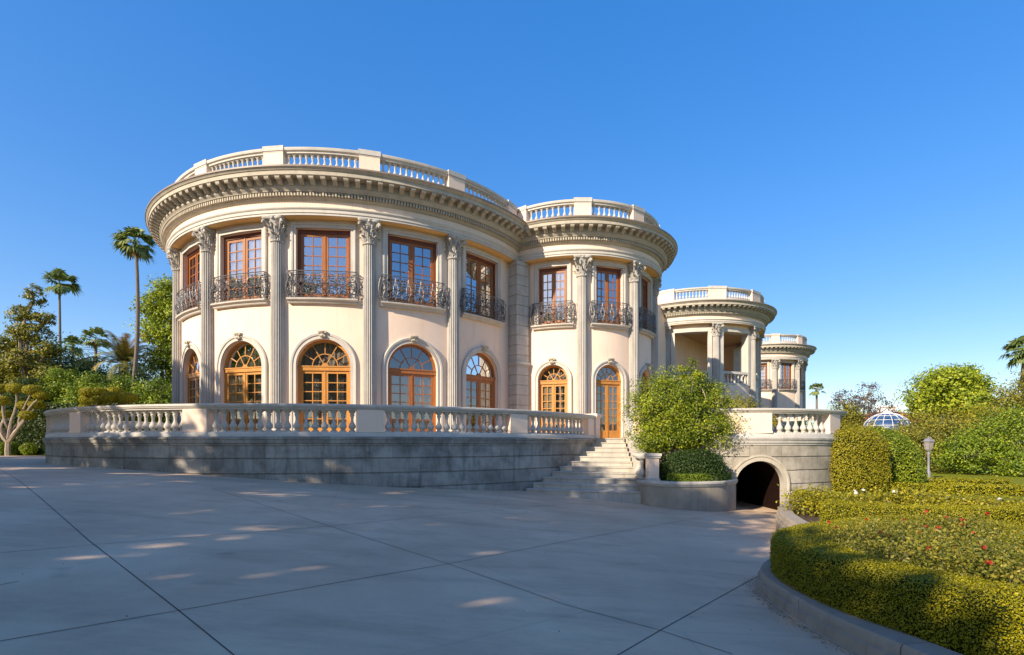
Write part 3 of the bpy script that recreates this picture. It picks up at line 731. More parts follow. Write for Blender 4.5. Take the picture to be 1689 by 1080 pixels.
# --- the round wing at the far end
A4 = [R_(-6+37*k) for k in range(-2, 4)]; wall, rv = M(), []
for k in range(-2, 3): bay(T4, R2, R_(-6+37*k+18.5), (.72, E+2.95, .21), (.70, .20), wall, rv, D2, (), door=False, z0=E-3)
wall.ring([(R2, E-3), (R2, ZS+.3)], *T4, R_(-6+111), R_(360-6-74), 30)
w_ = wall.build('wall', 'stucco', mansion); [q_.build('reveal', 'stucco', w_) for q_ in rv]
for a in A4[1:5]: column(*T4, 4.33, a)
tower_inside(T4, R2, 2.6); entablature(*T4, R2, R_(-130), R_(140), 90)
roof_balustrade(*T4, R2, R_(-130), R_(140), 60, A4, 8)
# --- main block joining the wings along the garden front
ux = Vector((24.35, 29.33, 0)).normalized(); nb_ = Vector((-ux.y, ux.x, 0)); o = Vector((*T2, 0))
pr = [o+ux*3.0, o+ux*38.1, o+ux*38.1+nb_*13, o+ux*3.0+nb_*13]
q = M(); q.loft([[(p.x, p.y, z) for p in pr] for z in (E-3, E+9.9)], True, True); q.build('main_block', 'stucco', mansion)
if bal_rest.v: tag(bal_rest.build('baluster', 'pale_stone', mansion, merge=False), kind='stuff')

# ------------------------------------------------------------------ terrace in front of the big wing
terrace = thing('terrace', 'long curved grey stone terrace wall topped by a balustrade, left of the stairs', 'terrace wall', polar(*T1, 13.3, 0, E-1.3))
mat_blocks('terrace_blocks', T1[0], T1[1], 13.35, (.43, .405, .36), (.28, .265, .235), (.12, .113, .10), 1.25, E-.475-.46*6)
mat_blocks('lobe_blocks', 8.6, 22.4, 4.95, (.47, .42, .34), (.36, .32, .255), (.17, .15, .12), 1.1, E-.475-.46*6, .7)
def wall_profile(R, top=True):
    """retaining wall with joints every .46 m, moulding and plinth, from deep below up to the baluster plinth"""
    p = [(R, E-4.0)]; z = -.475-.46*7
    while z < -.3:
        p += [(R, E+z-.024), (R-.035, E+z-.012), (R-.035, E+z+.012), (R, E+z+.024)]; z += .46
    p += [(R, E-.085), (R+.03, E-.075), (R+.03, E-.03), (R+.06, E-.01), (R+.07, E+.05), (R+.07, E+.085), (R+.10, E+.10), (R+.11, E+.155), (R+.03, E+.175), (R+.02, E+.19)]
    return p
def plinth_profile(R): return [(R+.02, E+.19), (R+.02, E+.28), (R-.01, E+.33), (R-.40, E+.33), (R-.40, ZF-.1)]
def cap_profile(R): return [(R-.43, E+1.0), (R-.03, E+1.0), (R-.03, E+1.035), (R+.015, E+1.055), (R+.03, E+1.09), (R+.05, E+1.10), (R+.06, E+1.14), (R+.05, E+1.165), (R-.2, E+1.19), (R-.43, E+1.165)]
RT = 13.3; tA, tB = R_(-112), R_(61.2)
m = M(); m.ring(wall_profile(RT), *T1, tA, tB, 170); w_ = m.build('retaining_wall', 'terrace_blocks', terrace)
m = M(); m.ring(plinth_profile(RT), *T1, tA, tB, 150); m.build('plinth', 'pale_stone', terrace)
m = M(); m.ring(cap_profile(RT), *T1, tA, tB, 150, True, True); m.build('cap_rail', 'pale_stone', terrace)
def pedestal(parent, cx, cy, r, t, wd=.78, dep=.40, mat='stucco'):
    q = M(); q.box(-wd/2, wd/2, -dep/2, dep/2, E+.325, E+1.004); q.box(-wd/2-.015, wd/2+.015, -dep/2-.015, dep/2+.015, E+.325, E+.40); q.build('pedestal', mat, parent, frame(cx, cy, r, t))
def bal_run(parent, cx, cy, r, a, c, n, pw=.78):
    g = (pw/2+.02)/r
    for i in range(n):
        t = a+g+((c-a)-2*g)*(i+.5)/n; inst('baluster', BAL, parent, frame(cx, cy, r, t, E+.33) @ Matrix.Diagonal((1.12, 1.12, .67, 1)))
PT = [R_(-6.6+22.5*k) for k in range(-3, 3)]
for a in PT: pedestal(terrace, *T1, RT-.21, a)
for a, c in zip(PT, PT[1:]): bal_run(terrace, *T1, RT-.21, a, c, 16)
bal_run(terrace, *T1, RT-.21, R_(38.4), R_(58.5), 13)
pedestal(terrace, *T1, RT-.21, R_(58.6), .62)
q = M(); q.box(-.26, .26, -.26, .26, E-.3, E+1.07); q.box(-.3, .3, -.3, .3, E+1.07, E+1.13); q.box(-.33, .33, -.33, .33, E+1.13, E+1.24); q.build('end_pier', 'stucco', terrace, frame(*T1, RT-.2, R_(61.3)))
m = M(); nn = 72
m.add([polar(*T1, RT-.3, tA+(tB-tA)*i/nn, ZF-.002) for i in range(nn+1)]+[polar(*T1, 7.0, tB-(tB-tA)*i/nn, ZF-.002) for i in range(nn+1)], [(i, i+1, 2*nn-i, 2*nn+1-i) for i in range(nn)])
m.build('terrace_floor', 'driveway_concrete', terrace)
q = M(); q.add([(2.6, 21.9, ZF-.008), (9.5, 21.9, ZF-.008), (9.5, 30, ZF-.008), (-1, 30, ZF-.008), (-1, 23.5, ZF-.008)], [(0, 1, 2, 3, 4)]); q.build('landing_floor', 'driveway_concrete', terrace)

# stairs --------------------------------------------------------------
stairs = thing('staircase', 'flight of pale stone steps up to the double garden door, widening downwards', 'stairs', (2.8, 18, E-1.8))
NS = 11
for k in range(NS):
    f = k/(NS-1); z = ZF-.012-(ZF+.012-(E-1.80))*(k+1)/(NS+.0)*1.0 if k else ZF-.006
    z = ZF-.006-k*(2.0/NS)
    L = (3.0-2.5*f**1.1, 22.15-3.9*f); Rr = (4.75-.45*f, 21.75-4.75*f)
    if k == 0: L = (2.8, 22.0)
    pts = []
    for i in range(9):
        s = i/8; bow = .22*math.sin(math.pi*s)*f; pts.append((L[0]+(Rr[0]-L[0])*s, L[1]+(Rr[1]-L[1])*s-bow))
    pts += [(4.98, 22.9), (2.6, 22.9)]
    q = M(); q.loft([[(x+ (0 if i > 8 else 0), y+(dy if i < 9 else 0), zz) for i, (x, y) in enumerate(pts)] for zz, dy in ((E-3, .03), (z-.05, .03), (z-.045, 0), (z-.012, -.005), (z, .01))], True, False)
    q.add([(x, y+(.01 if i < 9 else 0), z) for i, (x, y) in enumerate(pts)], [tuple(range(len(pts)))])
    q.build('step', 'weathered_stone', stairs)
# right flank: sloping parapet ending in a pedestal
fp = catmull([(4.98, 22.3, E+1.08), (4.95, 21.5, E+1.0), (4.85, 20.5, E+.55), (4.66, 19.2, E+.02), (4.44, 18.1, E-.30), (4.45, 17.45, E-.37), (4.58, 17.2, E-.37)], 6)
m = M(); m.loft([[(p.x+a, p.y, p.z+b) for a, b in ((-.2, -.16), (.2, -.16), (.24, -.08), (.22, 0), (-.22, 0), (-.24, -.08))] for p in fp], True, True); m.build('sloping_cap', 'pale_stone', stairs)
fw = [p for p in fp if p.y > 18.5]
m = M(); m.loft([[(p.x-.14, p.y, E-3), (p.x-.14, p.y, p.z-.15), (p.x+.14, p.y, p.z-.15), (p.x+.14, p.y, E-3)] for p in fw], False); m.loft([[(fw[-1].x+a, fw[-1].y, z) for a in (-.14, .14)] for z in (E-3, fw[-1].z-.15)], False); m.build('flank_wall', 'pale_stone', stairs)
for y, x in ((17.42, 4.40), (17.74, 4.41), (18.06, 4.44), (18.36, 4.49)): inst('baluster', BAL, stairs, Matrix.Translation((x, y, E-1.22)) @ Matrix.Diagonal((1.2, 1.2, .72, 1)))
q = M(); q.box(4.45, 4.80, 16.82, 17.17, E-1.24, E-.5); q.build('pedestal', 'stucco', stairs)
q = M(); q.box(4.41, 4.84, 16.78, 17.21, E-.5, E-.44); q.box(4.38, 4.87, 16.75, 17.24, E-.44, E-.35); q.build('pedestal_cap', 'pale_stone', stairs); q = M(); q.box(4.42, 4.83, 16.79, 17.20, E-1.26, E-1.16); q.build('pedestal_base', 'pale_stone', stairs)

# planter wall beside the stairs -----------------------------------------
planter = thing('planter_wall', 'low curved stone planter wall between the stair foot and the tunnel arch', 'planter', (5.8, 16.4, E-2.1))
pp = catmull([(4.22, 17.2, 0), (4.4, 16.62, 0), (5.05, 16.2, 0), (5.9, 16.22, 0), (6.8, 16.65, 0), (7.5, 17.35, 0), (7.62, 17.6, 0)], 7)
m = M(); c = M()
def offs(P, i, o):
    d = (P[min(i+1, len(P)-1)]-P[max(i-1, 0)]).normalized(); return (P[i].x+d.y*o, P[i].y-d.x*o)
m.loft([[(*offs(pp, i, o), z) for o, z in ((0, E-3.2), (0, E-1.40), (-.3, E-1.40))] for i in range(len(pp))], False)
m.build('retaining_wall', 'kerb_stone', planter)
c.loft([[(*offs(pp, i, o), E+z) for o, z in ((.0, -1.40), (.03, -1.385), (.05, -1.33), (.07, -1.31), (.07, -1.25), (.05, -1.23), (-.35, -1.23), (-.35, -1.40))] for i in range(len(pp))], True, True); c.build('coping', 'weathered_stone', planter)
q = M(); q.add([(p.x, p.y, E-1.30) for p in [Vector(offs(pp, i, -.3)) for i in range(len(pp))]]+[(7.6, 21, E-1.30), (4.9, 21, E-1.30)], [tuple(range(len(pp)+2))]); q.build('soil', 'soil', planter)

# round terrace with the tunnel -------------------------------------------
LC = (8.6, 22.4); RL = 4.95
lobe = thing('tunnel_terrace', 'round stone terrace wall with balustrade above the arched tunnel mouth', 'terrace wall', (8.6, 17.5, E-2.4))
ta = R_(-2.2); aw = .80; asz = E-1.42; az0 = E-2.75
wm, rvm = M(), []
# wall with the arch cut out, courses as grooves
wall_bay(wm, rvm, *LC, RL, ta, R_(30), [('arch', aw, az0, asz)], E-3.2, E-.085, .25)
w_ = wm.build('retaining_wall', 'lobe_blocks', lobe); rvm[0].build('arch_reveal', 'stone', w_)
pf = wall_profile(RL)
lo_ = [q for q in pf if q[1] <= E-.084]; hi_ = [q for q in pf if q[1] >= E-.086]
m = M(); m.ring(lo_, *LC, ta+R_(15), R_(135), 60); m.build('retaining_wall', 'lobe_blocks', lobe)
m = M(); m.ring(lo_, *LC, R_(-52), ta-R_(15), 20); m.build('retaining_wall', 'lobe_blocks', lobe)
m = M(); m.ring(hi_, *LC, R_(-52), R_(135), 90); m.build('moulding', 'stone', lobe)
gm = M()
for i in range(1, 6):                            # joint grooves on the arch bay, as thin raised courses' shadow lines
    z = -.475-.46*(i-1)
    if E+z < asz+aw+.2 and E+z > az0:
        hwz = math.sqrt(max(0, (aw+.2)**2-max(0, E+z-asz)**2)) if E+z > asz else aw+.2
    else: hwz = 0
    for a, b in (((-R_(15)), -hwz/RL), (hwz/RL, R_(15))):
        gm.ring([(RL+.002, E+z-.014), (RL+.002, E+z+.014)], *LC, ta+a, ta+b, 8)
gm.build('course_joint', 'joint_line', lobe)
su = M(); sweep_xz(su, arch_path(aw, az0, asz), [(0, .06), (0, -.04), (.13, -.04), (.15, -.07), (.21, -.07), (.21, .05)], RL); su.build('arch_surround', 'cornice_stone', lobe, frame(*LC, RL, ta))
tn = M()                                          # the tunnel itself: barrel vault running back, end wall
ap = [(-aw-.01, az0)]+[(-(aw+.01)*math.cos(math.pi*k/20), asz+(aw+.01)*math.sin(math.pi*k/20)) for k in range(21)]+[(aw+.01, az0)]
tn.loft([[(x, y, z) for x, z in ap] for y in (.16, 3.0, 9.0)], False); tn.add([(x, 9.0, z) for x, z in ap], [tuple(range(len(ap)))])
tn.build('tunnel_lining', 'dark_interior', lobe, frame(*LC, RL, ta))
tf = M(); tf.add([(-.85, -.1, gz(8.4, 17)+.0), (.85, -.1, gz(8.4, 17)), (.85, 9, gz(8.4, 17)-.1), (-.85, 9, gz(8.4, 17)-.1)], [(0, 1, 2, 3)]); tf.build('tunnel_floor', 'driveway_concrete', lobe, frame(*LC, RL, ta) @ Matrix.Translation((0, 0, .006)))
m = M(); m.ring(plinth_profile(RL), *LC, R_(-52), R_(135), 80); m.build('plinth', 'pale_stone', lobe)
m = M(); m.ring(cap_profile(RL), *LC, R_(-52), R_(135), 80, True, True); m.build('cap_rail', 'pale_stone', lobe)
PL = [R_(-50), R_(-6.5), R_(37), R_(80)]
for a, wd in zip(PL, (.78, 1.5, .85, .8)): pedestal(lobe, *LC, RL-.21, a, wd)
bal_run(lobe, *LC, RL-.21, PL[0], PL[1], 8, 1.1); bal_run(lobe, *LC, RL-.21, R_(-4), R_(37.5), 8, .85); bal_run(lobe, *LC, RL-.21, PL[2], PL[3], 9, .85)
m = M(); nn = 50; m.add([polar(*LC, RL-.3, R_(-52)+R_(187)*i/nn, ZF-.014) for i in range(nn+1)], [tuple(range(nn+1))]); m.build('terrace_floor', 'driveway_concrete', lobe)
m = M(); pg = [(9, 21), (12.6, 24.5), (34, 50), (34, 62), (5, 40)]; m.loft([[(x, y, z) for x, y in pg] for z in (E-3, ZF-.02)], True, True); structure('terrace_ground', m, 'soil')
# ------------------------------------------------------------------ plants
def limb(m, a, b, r0, r1, bend=.12, n=6):
    a, b = Vector(a), Vector(b); L = (b-a).length; d = Vector((random.uniform(-1, 1), random.uniform(-1, 1), random.uniform(-.3, .6)))*bend*L
    m.tube([a.lerp(b, i/n)+d*math.sin(math.pi*i/n) for i in range(n+1)], [r0+(r1-r0)*i/n for i in range(n+1)], 6)
def broad_tree(name, label, cat, base, h, trunk_h, blobs, leaf, n, size, clumps=40, spread=.3, bark='bark', tr=.22, group=None, shell=.5, up=.5, nb=26, asp=.55, flat=1.0):
    """blobs are relative to the base"""
    t = thing(name, label, cat, base, group); b = [(q[0]+base[0], q[1]+base[1], q[2]+base[2], *q[3:]) for q in blobs]
    P, Nn, T, CC = crown_leaves(b, n, size, clumps, spread, shell, up, flat)
    place(bpy.data.objects.new('crown', leaf_mesh('crown', P, Nn, size, leaf, T, asp)), t)
    m = M(); top = (base[0]+random.uniform(-.2, .2), base[1], base[2]+trunk_h); limb(m, (base[0], base[1], base[2]-.2), top, tr, tr*.75, .05)
    idx = RNG.choice(len(CC), min(nb, len(CC)), replace=False); mids = []
    for q in b:
        p = Vector(q[:3])-Vector((0, 0, q[5]*.35)); limb(m, top, p, tr*.6, tr*.3, .1); mids.append(p)
    for i in idx:
        c = Vector(CC[i]); s = min(mids, key=lambda p: (p-c).length); limb(m, s, c, tr*.28, tr*.06, .12, 5)
    m.build('trunk', bark, t, merge=False); return t

def surf_leaves(pts, nrm, n_per, size, jit):
    k = len(pts); i = np.repeat(np.arange(k), n_per); P = pts[i]+RNG.normal(size=(len(i), 3))*jit
    return P, nrm[i]*1.0+RNG.normal(size=(len(i), 3))*.7

def mesh_samples(m, dens):
    """random points and normals on an M's faces"""
    V = [np.array(p) for p in m.v]; P = []; Nn = []
    for f in m.f:
        for a, b in zip(f[1:-1], f[2:]):
            A, B, C_ = V[f[0]], V[a], V[b]; c = np.cross(B-A, C_-A); ar = np.linalg.norm(c)/2
            if ar < 1e-6: continue
            k = RNG.poisson(ar*dens)
            if k: u = RNG.uniform(size=(k, 2)); s = np.sqrt(u[:, :1]); P.append(A*(1-s)+B*s*(1-u[:, 1:])+C_*s*u[:, 1:]); Nn.append(np.tile(c/(2*ar), (k, 1)))
    return np.vstack(P), np.vstack(Nn)
def wob(P, f, seed=0.0):
    x, y, z = P[:, 0]*f+seed, P[:, 1]*f, P[:, 2]*f
    return (np.sin(x*1.7+np.sin(y*1.3+z))+np.sin(y*2.1+np.sin(z*1.9+x*.7))+np.sin(z*2.3+np.sin(x*1.1-y)))/3
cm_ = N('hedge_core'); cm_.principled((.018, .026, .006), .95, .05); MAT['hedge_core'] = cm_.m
def clipped(name, label, cat, m, leaf, dens, size, jit=.02, group=None, base=None, wobble=.05, asp=.6, wf=2.2):
    """clipped hedge: a dark core inside a skin of small leaves"""
    P, Nn = mesh_samples(m, dens); wv = wob(P, wf, random.uniform(0, 9))
    P = P+Nn*(wv*wobble)[:, None]+RNG.normal(size=P.shape)*jit
    T = .48+wob(P, 1.1, 3)*.12+RNG.normal(size=len(P))*.2
    bx = base or tuple(P.mean(0)[:2])+(float(P[:, 2].min()),)
    t = thing(name, label, cat, bx, group)
    place(bpy.data.objects.new('foliage', leaf_mesh('foliage', P, Nn*1.0+RNG.normal(size=P.shape)*.75+np.array([0, 0, .2]), size, leaf, T, asp)), t)
    c = M(); c.f = list(m.f); V = np.array(m.v); ce = V.mean(0)
    c.v = [tuple(v) for v in V]; o = c.build('core', 'hedge_core', t, smooth=True, angle=180)
    # shrink the core a little along its normals
    me = o.data; nn = [v.normal.copy() for v in me.vertices]
    for v, n_ in zip(me.vertices, nn): v.co -= n_*(size*.5+wobble)
    return t
def hedge_path(pts, wd, z0, z1, closed=False, rnd=.1, step=.12):
    P = catmull([(x, y, 0) for x, y in pts], 8, closed); m = M(); rs = []; n = len(P)
    zs_ = np.linspace(z0, z1-rnd, 5)
    for i in range(n):
        a = P[(i-1) % n] if closed else P[max(0, i-1)]; b = P[(i+1) % n] if closed else P[min(n-1, i+1)]
        d = (b-a).normalized(); nx, ny = d.y, -d.x; p = P[i]; h = wd/2; row = []
        for z in zs_: row.append((p.x+nx*h, p.y+ny*h, z))
        for o in (h-rnd*.3, h-rnd, h*.33, -h*.33, -h+rnd, -h+rnd*.3): row.append((p.x+nx*o, p.y+ny*o, z1-(rnd*.3 if abs(o) > h-rnd*.5 else 0)))
        for z in zs_[::-1]: row.append((p.x-nx*h, p.y-ny*h, z))
        rs.append(row)
    if closed: rs.append(rs[0])
    m.loft(rs, False)
    if not closed:
        m.add(rs[0][::-1], [tuple(range(len(rs[0])))]); m.add(rs[-1], [tuple(range(len(rs[0])))])
    m.f = [f[::-1] for f in m.f]
    return fixn(m)
def fixn(m):
    """make normals point outward (towards away from the mean) by majority"""
    V = np.array(m.v); bmd = bpy.data.meshes.new('tmp'); bmd.from_pydata(m.v, [], m.f)
    import bmesh
    bm = bmesh.new(); bm.from_mesh(bmd); bmesh.ops.remove_doubles(bm, verts=bm.verts, dist=1e-4); bmesh.ops.recalc_face_normals(bm, faces=bm.faces)
    o = M(); o.v = [tuple(v.co) for v in bm.verts]; bm.verts.index_update(); o.f = [tuple(v.index for v in f.verts) for f in bm.faces]; bm.free(); bpy.data.meshes.remove(bmd); return o
def blob_mesh(c, r, nu=20, nv=12, box=2.0, zmin=-1.0):
    """super-ellipsoid (box > 2 squarer)"""
    m = M(); rs = []
    for j in range(nv+1):
        ph = -math.pi/2+math.pi*j/nv; cz = math.copysign(abs(math.sin(ph))**(2/box), math.sin(ph)); cr = abs(math.cos(ph))**(2/box); row = []
        for i in range(nu):
            a = 2*math.pi*i/nu; row.append((c[0]+r[0]*cr*math.copysign(abs(math.cos(a))**(2/box), math.cos(a)), c[1]+r[1]*cr*math.copysign(abs(math.sin(a))**(2/box), math.sin(a)), c[2]+r[2]*max(zmin, cz)))
        rs.append(row)
    m.loft(rs, True, False); return fixn(m)

# --- the round rose bed in the right foreground
HT = E-1.20
ring = [(3.58, 5.9), (3.74, 6.75), (4.24, 7.3), (5.0, 7.75), (6.05, 8.2), (7.0, 8.1), (7.2, 7.5), (6.5, 6.3), (6.1, 5.0), (6.0, 3.6), (5.0, 3.1), (4.35, 3.6), (3.86, 4.55), (3.62, 5.2)]
clipped('box_hedge', 'clipped yellow green box hedge enclosing the red rose bed in the foreground', 'hedge', hedge_path(ring, .62, GARD-.02, HT, True), 'leaf_box', 12500, .0165, .010, base=(5, 5.6, GARD), wobble=.022, wf=3)
clipped('box_hedge', 'clipped box hedge with a blunt rounded end behind the foreground rose bed', 'hedge', hedge_path([(6.3, 10.35), (6.9, 9.85), (7.8, 9.5), (9.2, 9.4), (11, 9.5), (13.5, 9.3)], .8, GARD-.02, HT+.02), 'leaf_box', 6000, .024, .012, wobble=.025, wf=3)
clipped('box_hedge', 'narrow clipped hedge strip right of the tunnel arch behind the kerb', 'hedge', hedge_path([(9.3, 16.6), (9.0, 15.6), (8.6, 14.6), (8.3, 13.4)], .45, GARD-.02, E-1.52), 'leaf_box', 1800, .04, .015, wobble=.02)
def rose_bush(label, x, y, h, r, n, leaf, petal, nf, group, size=.055, fsz=.045):
    t = thing('rose_bush', label, 'rose bush', (x, y, GARD), group); m = M(); P = []; Nn = []; T = []
    for _ in range(14):
        a, q = random.uniform(0, 6.28), math.sqrt(random.random())*r*.8; tip = (x+q*math.cos(a), y+q*math.sin(a), GARD+h*random.uniform(.6, .95)); m.tube([(x+q*.3*math.cos(a), y+q*.3*math.sin(a), GARD), tip], [.009, .003], 4)
    k = 60; d = RNG.uniform(0, 6.283, k); q = np.sqrt(RNG.uniform(0, 1, k))*r; cz = GARD+h*RNG.uniform(.35, 1.0, k)*(1-.25*(q/r)**2); C = np.stack([x+q*np.cos(d), y+q*np.sin(d), cz], 1)
    i = RNG.integers(0, k, n); Pp = C[i]+RNG.normal(size=(n, 3))*np.array([.10, .10, .075])*(r/.45)
    Pp[:, 2] = np.maximum(Pp[:, 2], GARD+.02)
    place(bpy.data.objects.new('foliage', leaf_mesh('foliage', Pp, RNG.normal(size=(n, 3))*.8+np.array([0, 0, .7]), size, leaf, .45+RNG.normal(size=n)*.24+RNG.uniform(-.1, .1, k)[i], .6)), t)
    m.build('stems', 'bark', t, merge=False)
    for _ in range(nf):
        a, q = random.uniform(0, 6.28), math.sqrt(random.random())*r*.95; c = np.array([x+q*math.cos(a), y+q*math.sin(a), GARD+h*random.uniform(.93, 1.1)])
        dd = unit(26); dd[:, 2] = np.abs(dd[:, 2])*.8; f = random.uniform(.45, 1.25)*fsz
        place(bpy.data.objects.new('flower', leaf_mesh('flower', c+dd*f*.62, dd+RNG.normal(size=(26, 3))*.3, f*1.25, petal, RNG.uniform(0, 1, 26), .95)), t)
    return t
inner = [(4.25, 5.9), (4.3, 5.2), (4.5, 6.6), (4.7, 4.55), (4.9, 5.5), (5.1, 6.5), (5.1, 7.1), (5.35, 4.2), (5.5, 5.1), (5.55, 5.95), (5.75, 6.75), (5.95, 7.35), (5.0, 3.9), (6.35, 7.2), (4.6, 5.95)]
for i, (x, y) in enumerate(inner):
    rose_bush('rose bush with red blooms and yellow green leaves inside the round hedge', x, y, random.uniform(.60, .78), .50, 6500, 'leaf_rose', 'petal_red', random.choice((2, 3, 3, 4)), 'red rose bushes in the round bed', .036, .023)
for i in range(24):
    x = 7.4+i*.6+random.uniform(-.2, .2); y = 12.9-.26*i+random.uniform(-.6, .6)
    if y < 10.1: y = 10.3+random.uniform(-.2, .4)
    rose_bush('low yellow leaved rose bush with pale blooms in the row behind the box hedges', x, y, random.uniform(.5, .66) if i < 4 else random.uniform(.38, .54), .55, 2300, 'leaf_gold', 'petal_white', random.choice((0, 1, 1, 2)), 'pale rose bushes in the long bed', .065, .045)
m = M(); m.add([(8.6, 13.6, GARD+.02), (60, 13.2, GARD+.02), (60, 60, GARD+.02), (13, 40, GARD+.02), (10.4, 18, GARD+.02)], [(0, 1, 2, 3, 4)]); structure('lawn', m, 'grass')
m = M(); m.add([(19.5, 17.2, GARD+.03), (40, 14.5, GARD+.03), (60, 16, GARD+.03), (60, 19, GARD+.03), (40, 19.5, GARD+.03), (24, 20.5, GARD+.03)], [tuple(range(6))]); structure('garden_path', m, 'garden_path')
clipped('box_hedge', 'low clipped hedge curving across the lawn before the lamp post', 'hedge', hedge_path([(13.2, 17.6), (15, 17.5), (17.2, 16.6), (19.2, 15.4), (21.5, 13.8)], .6, GARD, GARD+.34), 'leaf_box', 1300, .05, .02)
clipped('box_hedge', 'thin low clipped hedge edging the lawn right of the domed shrub', 'hedge', hedge_path([(17.4, 22.0), (19, 21.8), (20.6, 21.4)], .5, GARD, GARD+.22), 'leaf_box', 900, .06, .02)
P = []
for x, y in GBS:
    for _ in range(26): a = random.gauss(-.14, .05); b = random.uniform(-.12, .12); P.append((x+a, y+b, gz(x+a, y+b)+.006))
for _ in range(260): x, y = random.uniform(-9, 4), random.uniform(2.5, 15); P.append((x, y, gz(x, y)+.006))
P = np.array(P); tag(place(bpy.data.objects.new('fallen_leaves', leaf_mesh('fallen_leaves', P, RNG.normal(size=P.shape)*.25+np.array([0, 0, 1]), .022, 'leaf_dead', RNG.uniform(0, .6, len(P))))), 'dry brown leaves scattered on the driveway and along the kerb foot', 'leaves', kind='stuff')
# big clipped shrubs
clipped('clipped_shrub', 'tall clipped block of golden green hedge right of the tunnel terrace', 'shrub', blob_mesh((12.3, 18.9, GARD+1.0), (1.13, 1.1, 1.28), 28, 18, 2.9), 'leaf_gold', 1700, .055, .035, base=(12.25, 18.9, GARD), wobble=.09, wf=1.7)
clipped('clipped_shrub', 'wide domed clipped shrub between the hedge block and the lamp post', 'shrub', blob_mesh((14.15, 20.4, GARD+.74), (1.8, 1.6, 1.5), 32, 18, 2.15), 'leaf_shrub', 1300, .068, .045, base=(14.75, 20.6, GARD), wobble=.12, wf=1.5)
# lamp post
lp = thing('lamp_post', 'slim grey garden lamp post with a lantern head beside the domed shrub', 'lamp post', (19.4, 24.0, GARD)); lx, ly = 19.4, 24.0
q = M(); q.lathe([(.15, 0), (.15, .1), (.10, .14), (.09, .4), (.055, .48), (.05, 1.0), (.06, 1.15), (.075, 1.28), (.05, 1.32), (.10, 1.38), (.11, 1.42)], 12, (lx, ly, GARD), True); q.build('post', 'lamp_metal', lp)
q = M()
for k in range(6):
    a, b = math.pi*k/3, math.pi*(k+1)/3
    q.tube([(lx+.12*math.cos(a), ly+.12*math.sin(a), GARD+1.42), (lx+.21*math.cos(a), ly+.21*math.sin(a), GARD+1.80)], .014, 4); q.tube([(lx+.21*math.cos(a), ly+.21*math.sin(a), GARD+1.8), (lx+.21*math.cos(b), ly+.21*math.sin(b), GARD+1.8)], .016, 4)
q.lathe([(.25, 1.80), (.24, 1.83), (.12, 1.95), (.05, 1.98), (.03, 2.04), (0, 2.06)], 6, (lx, ly, GARD)); q.build('lantern', 'lamp_metal', lp)
q = M(); q.lathe([(.10, 1.43), (.195, 1.79)], 6, (lx, ly, GARD)); q.build('lantern_glass', 'lantern_pane', lp)
# glass dome pavilion
dx, dy = 34.2, 47.0; DZ = E+.98
dome = thing('glass_pavilion', 'garden pavilion with a white ribbed glass dome above the hedges', 'pavilion', (dx, dy, GARD))
q = M(); rd, rh = 1.95, 1.75
for k in range(16):
    a = 2*math.pi*k/16; q.tube([(dx+rd*math.cos(t)*math.cos(a), dy+rd*math.cos(t)*math.sin(a), DZ+rh*math.sin(t)) for t in [math.pi/2*i/10 for i in range(10)]], .022, 5)
for t in (.0, .33, .66, .98, 1.25): q.tube([(dx+rd*math.cos(t)*math.cos(2*math.pi*i/40), dy+rd*math.cos(t)*math.sin(2*math.pi*i/40), DZ+rh*math.sin(t)) for i in range(41)], .02, 5)
q.build('dome_ribs', 'white_paint', dome)
q = M(); q.lathe([(rd*.99*math.cos(math.pi/2*i/12), rh*.99*math.sin(math.pi/2*i/12)) for i in range(13)], 40, (dx, dy, DZ)); q.build('dome_glass', 'dome_glass', dome)
q = M(); q.lathe([(rd-.25, -.25), (rd+.12, -.25), (rd+.2, -.10), (rd+.2, -.03), (rd-.2, .0)], 40, (dx, dy, DZ)); q.build('ring_beam', 'white_paint', dome)
for k in range(8):
    a = 2*math.pi*(k+.5)/8; q = M(); q.lathe([(.16, 0), (.13, .15), (.11, DZ-GARD-.35)], 12, (dx+(rd-.05)*math.cos(a), dy+(rd-.05)*math.sin(a), GARD), True); q.build('column', 'pale_stone', dome)
q = M(); q.lathe([(.3, 1.68), (.34, 1.78), (.28, 1.88), (.10, 1.92), (.07, 2.05), (0, 2.08)], 12, (dx, dy, DZ)); q.build('finial', 'white_paint', dome)
# distant house with a tiled roof
hb = thing('tiled_house', 'distant white house with an orange tiled roof behind the glass dome', 'house', (49, 64, GARD))
q = M(); q.box(43.5, 52.5, 62, 70, GARD-.5, E+2.6); q.build('wall', 'white_paint', hb)
q = M(); q.add([(43, 61.4, E+2.55), (53, 61.4, E+2.55), (53, 70.6, E+2.55), (43, 70.6, E+2.55), (46.5, 66, E+4.0), (49.5, 66, E+4.0)], [(0, 1, 5, 4), (1, 2, 5), (2, 3, 4, 5), (3, 0, 4), (0, 3, 2, 1)]); r_ = q.build('roof', 'roof_tile', hb)
q = M(); q.box(46.3, 47.9, 64.2, 65.4, E+3.2, E+4.4); q.box(46.2, 48, 64.1, 65.5, E+4.4, E+4.6); q.build('chimney', 'white_paint', r_)
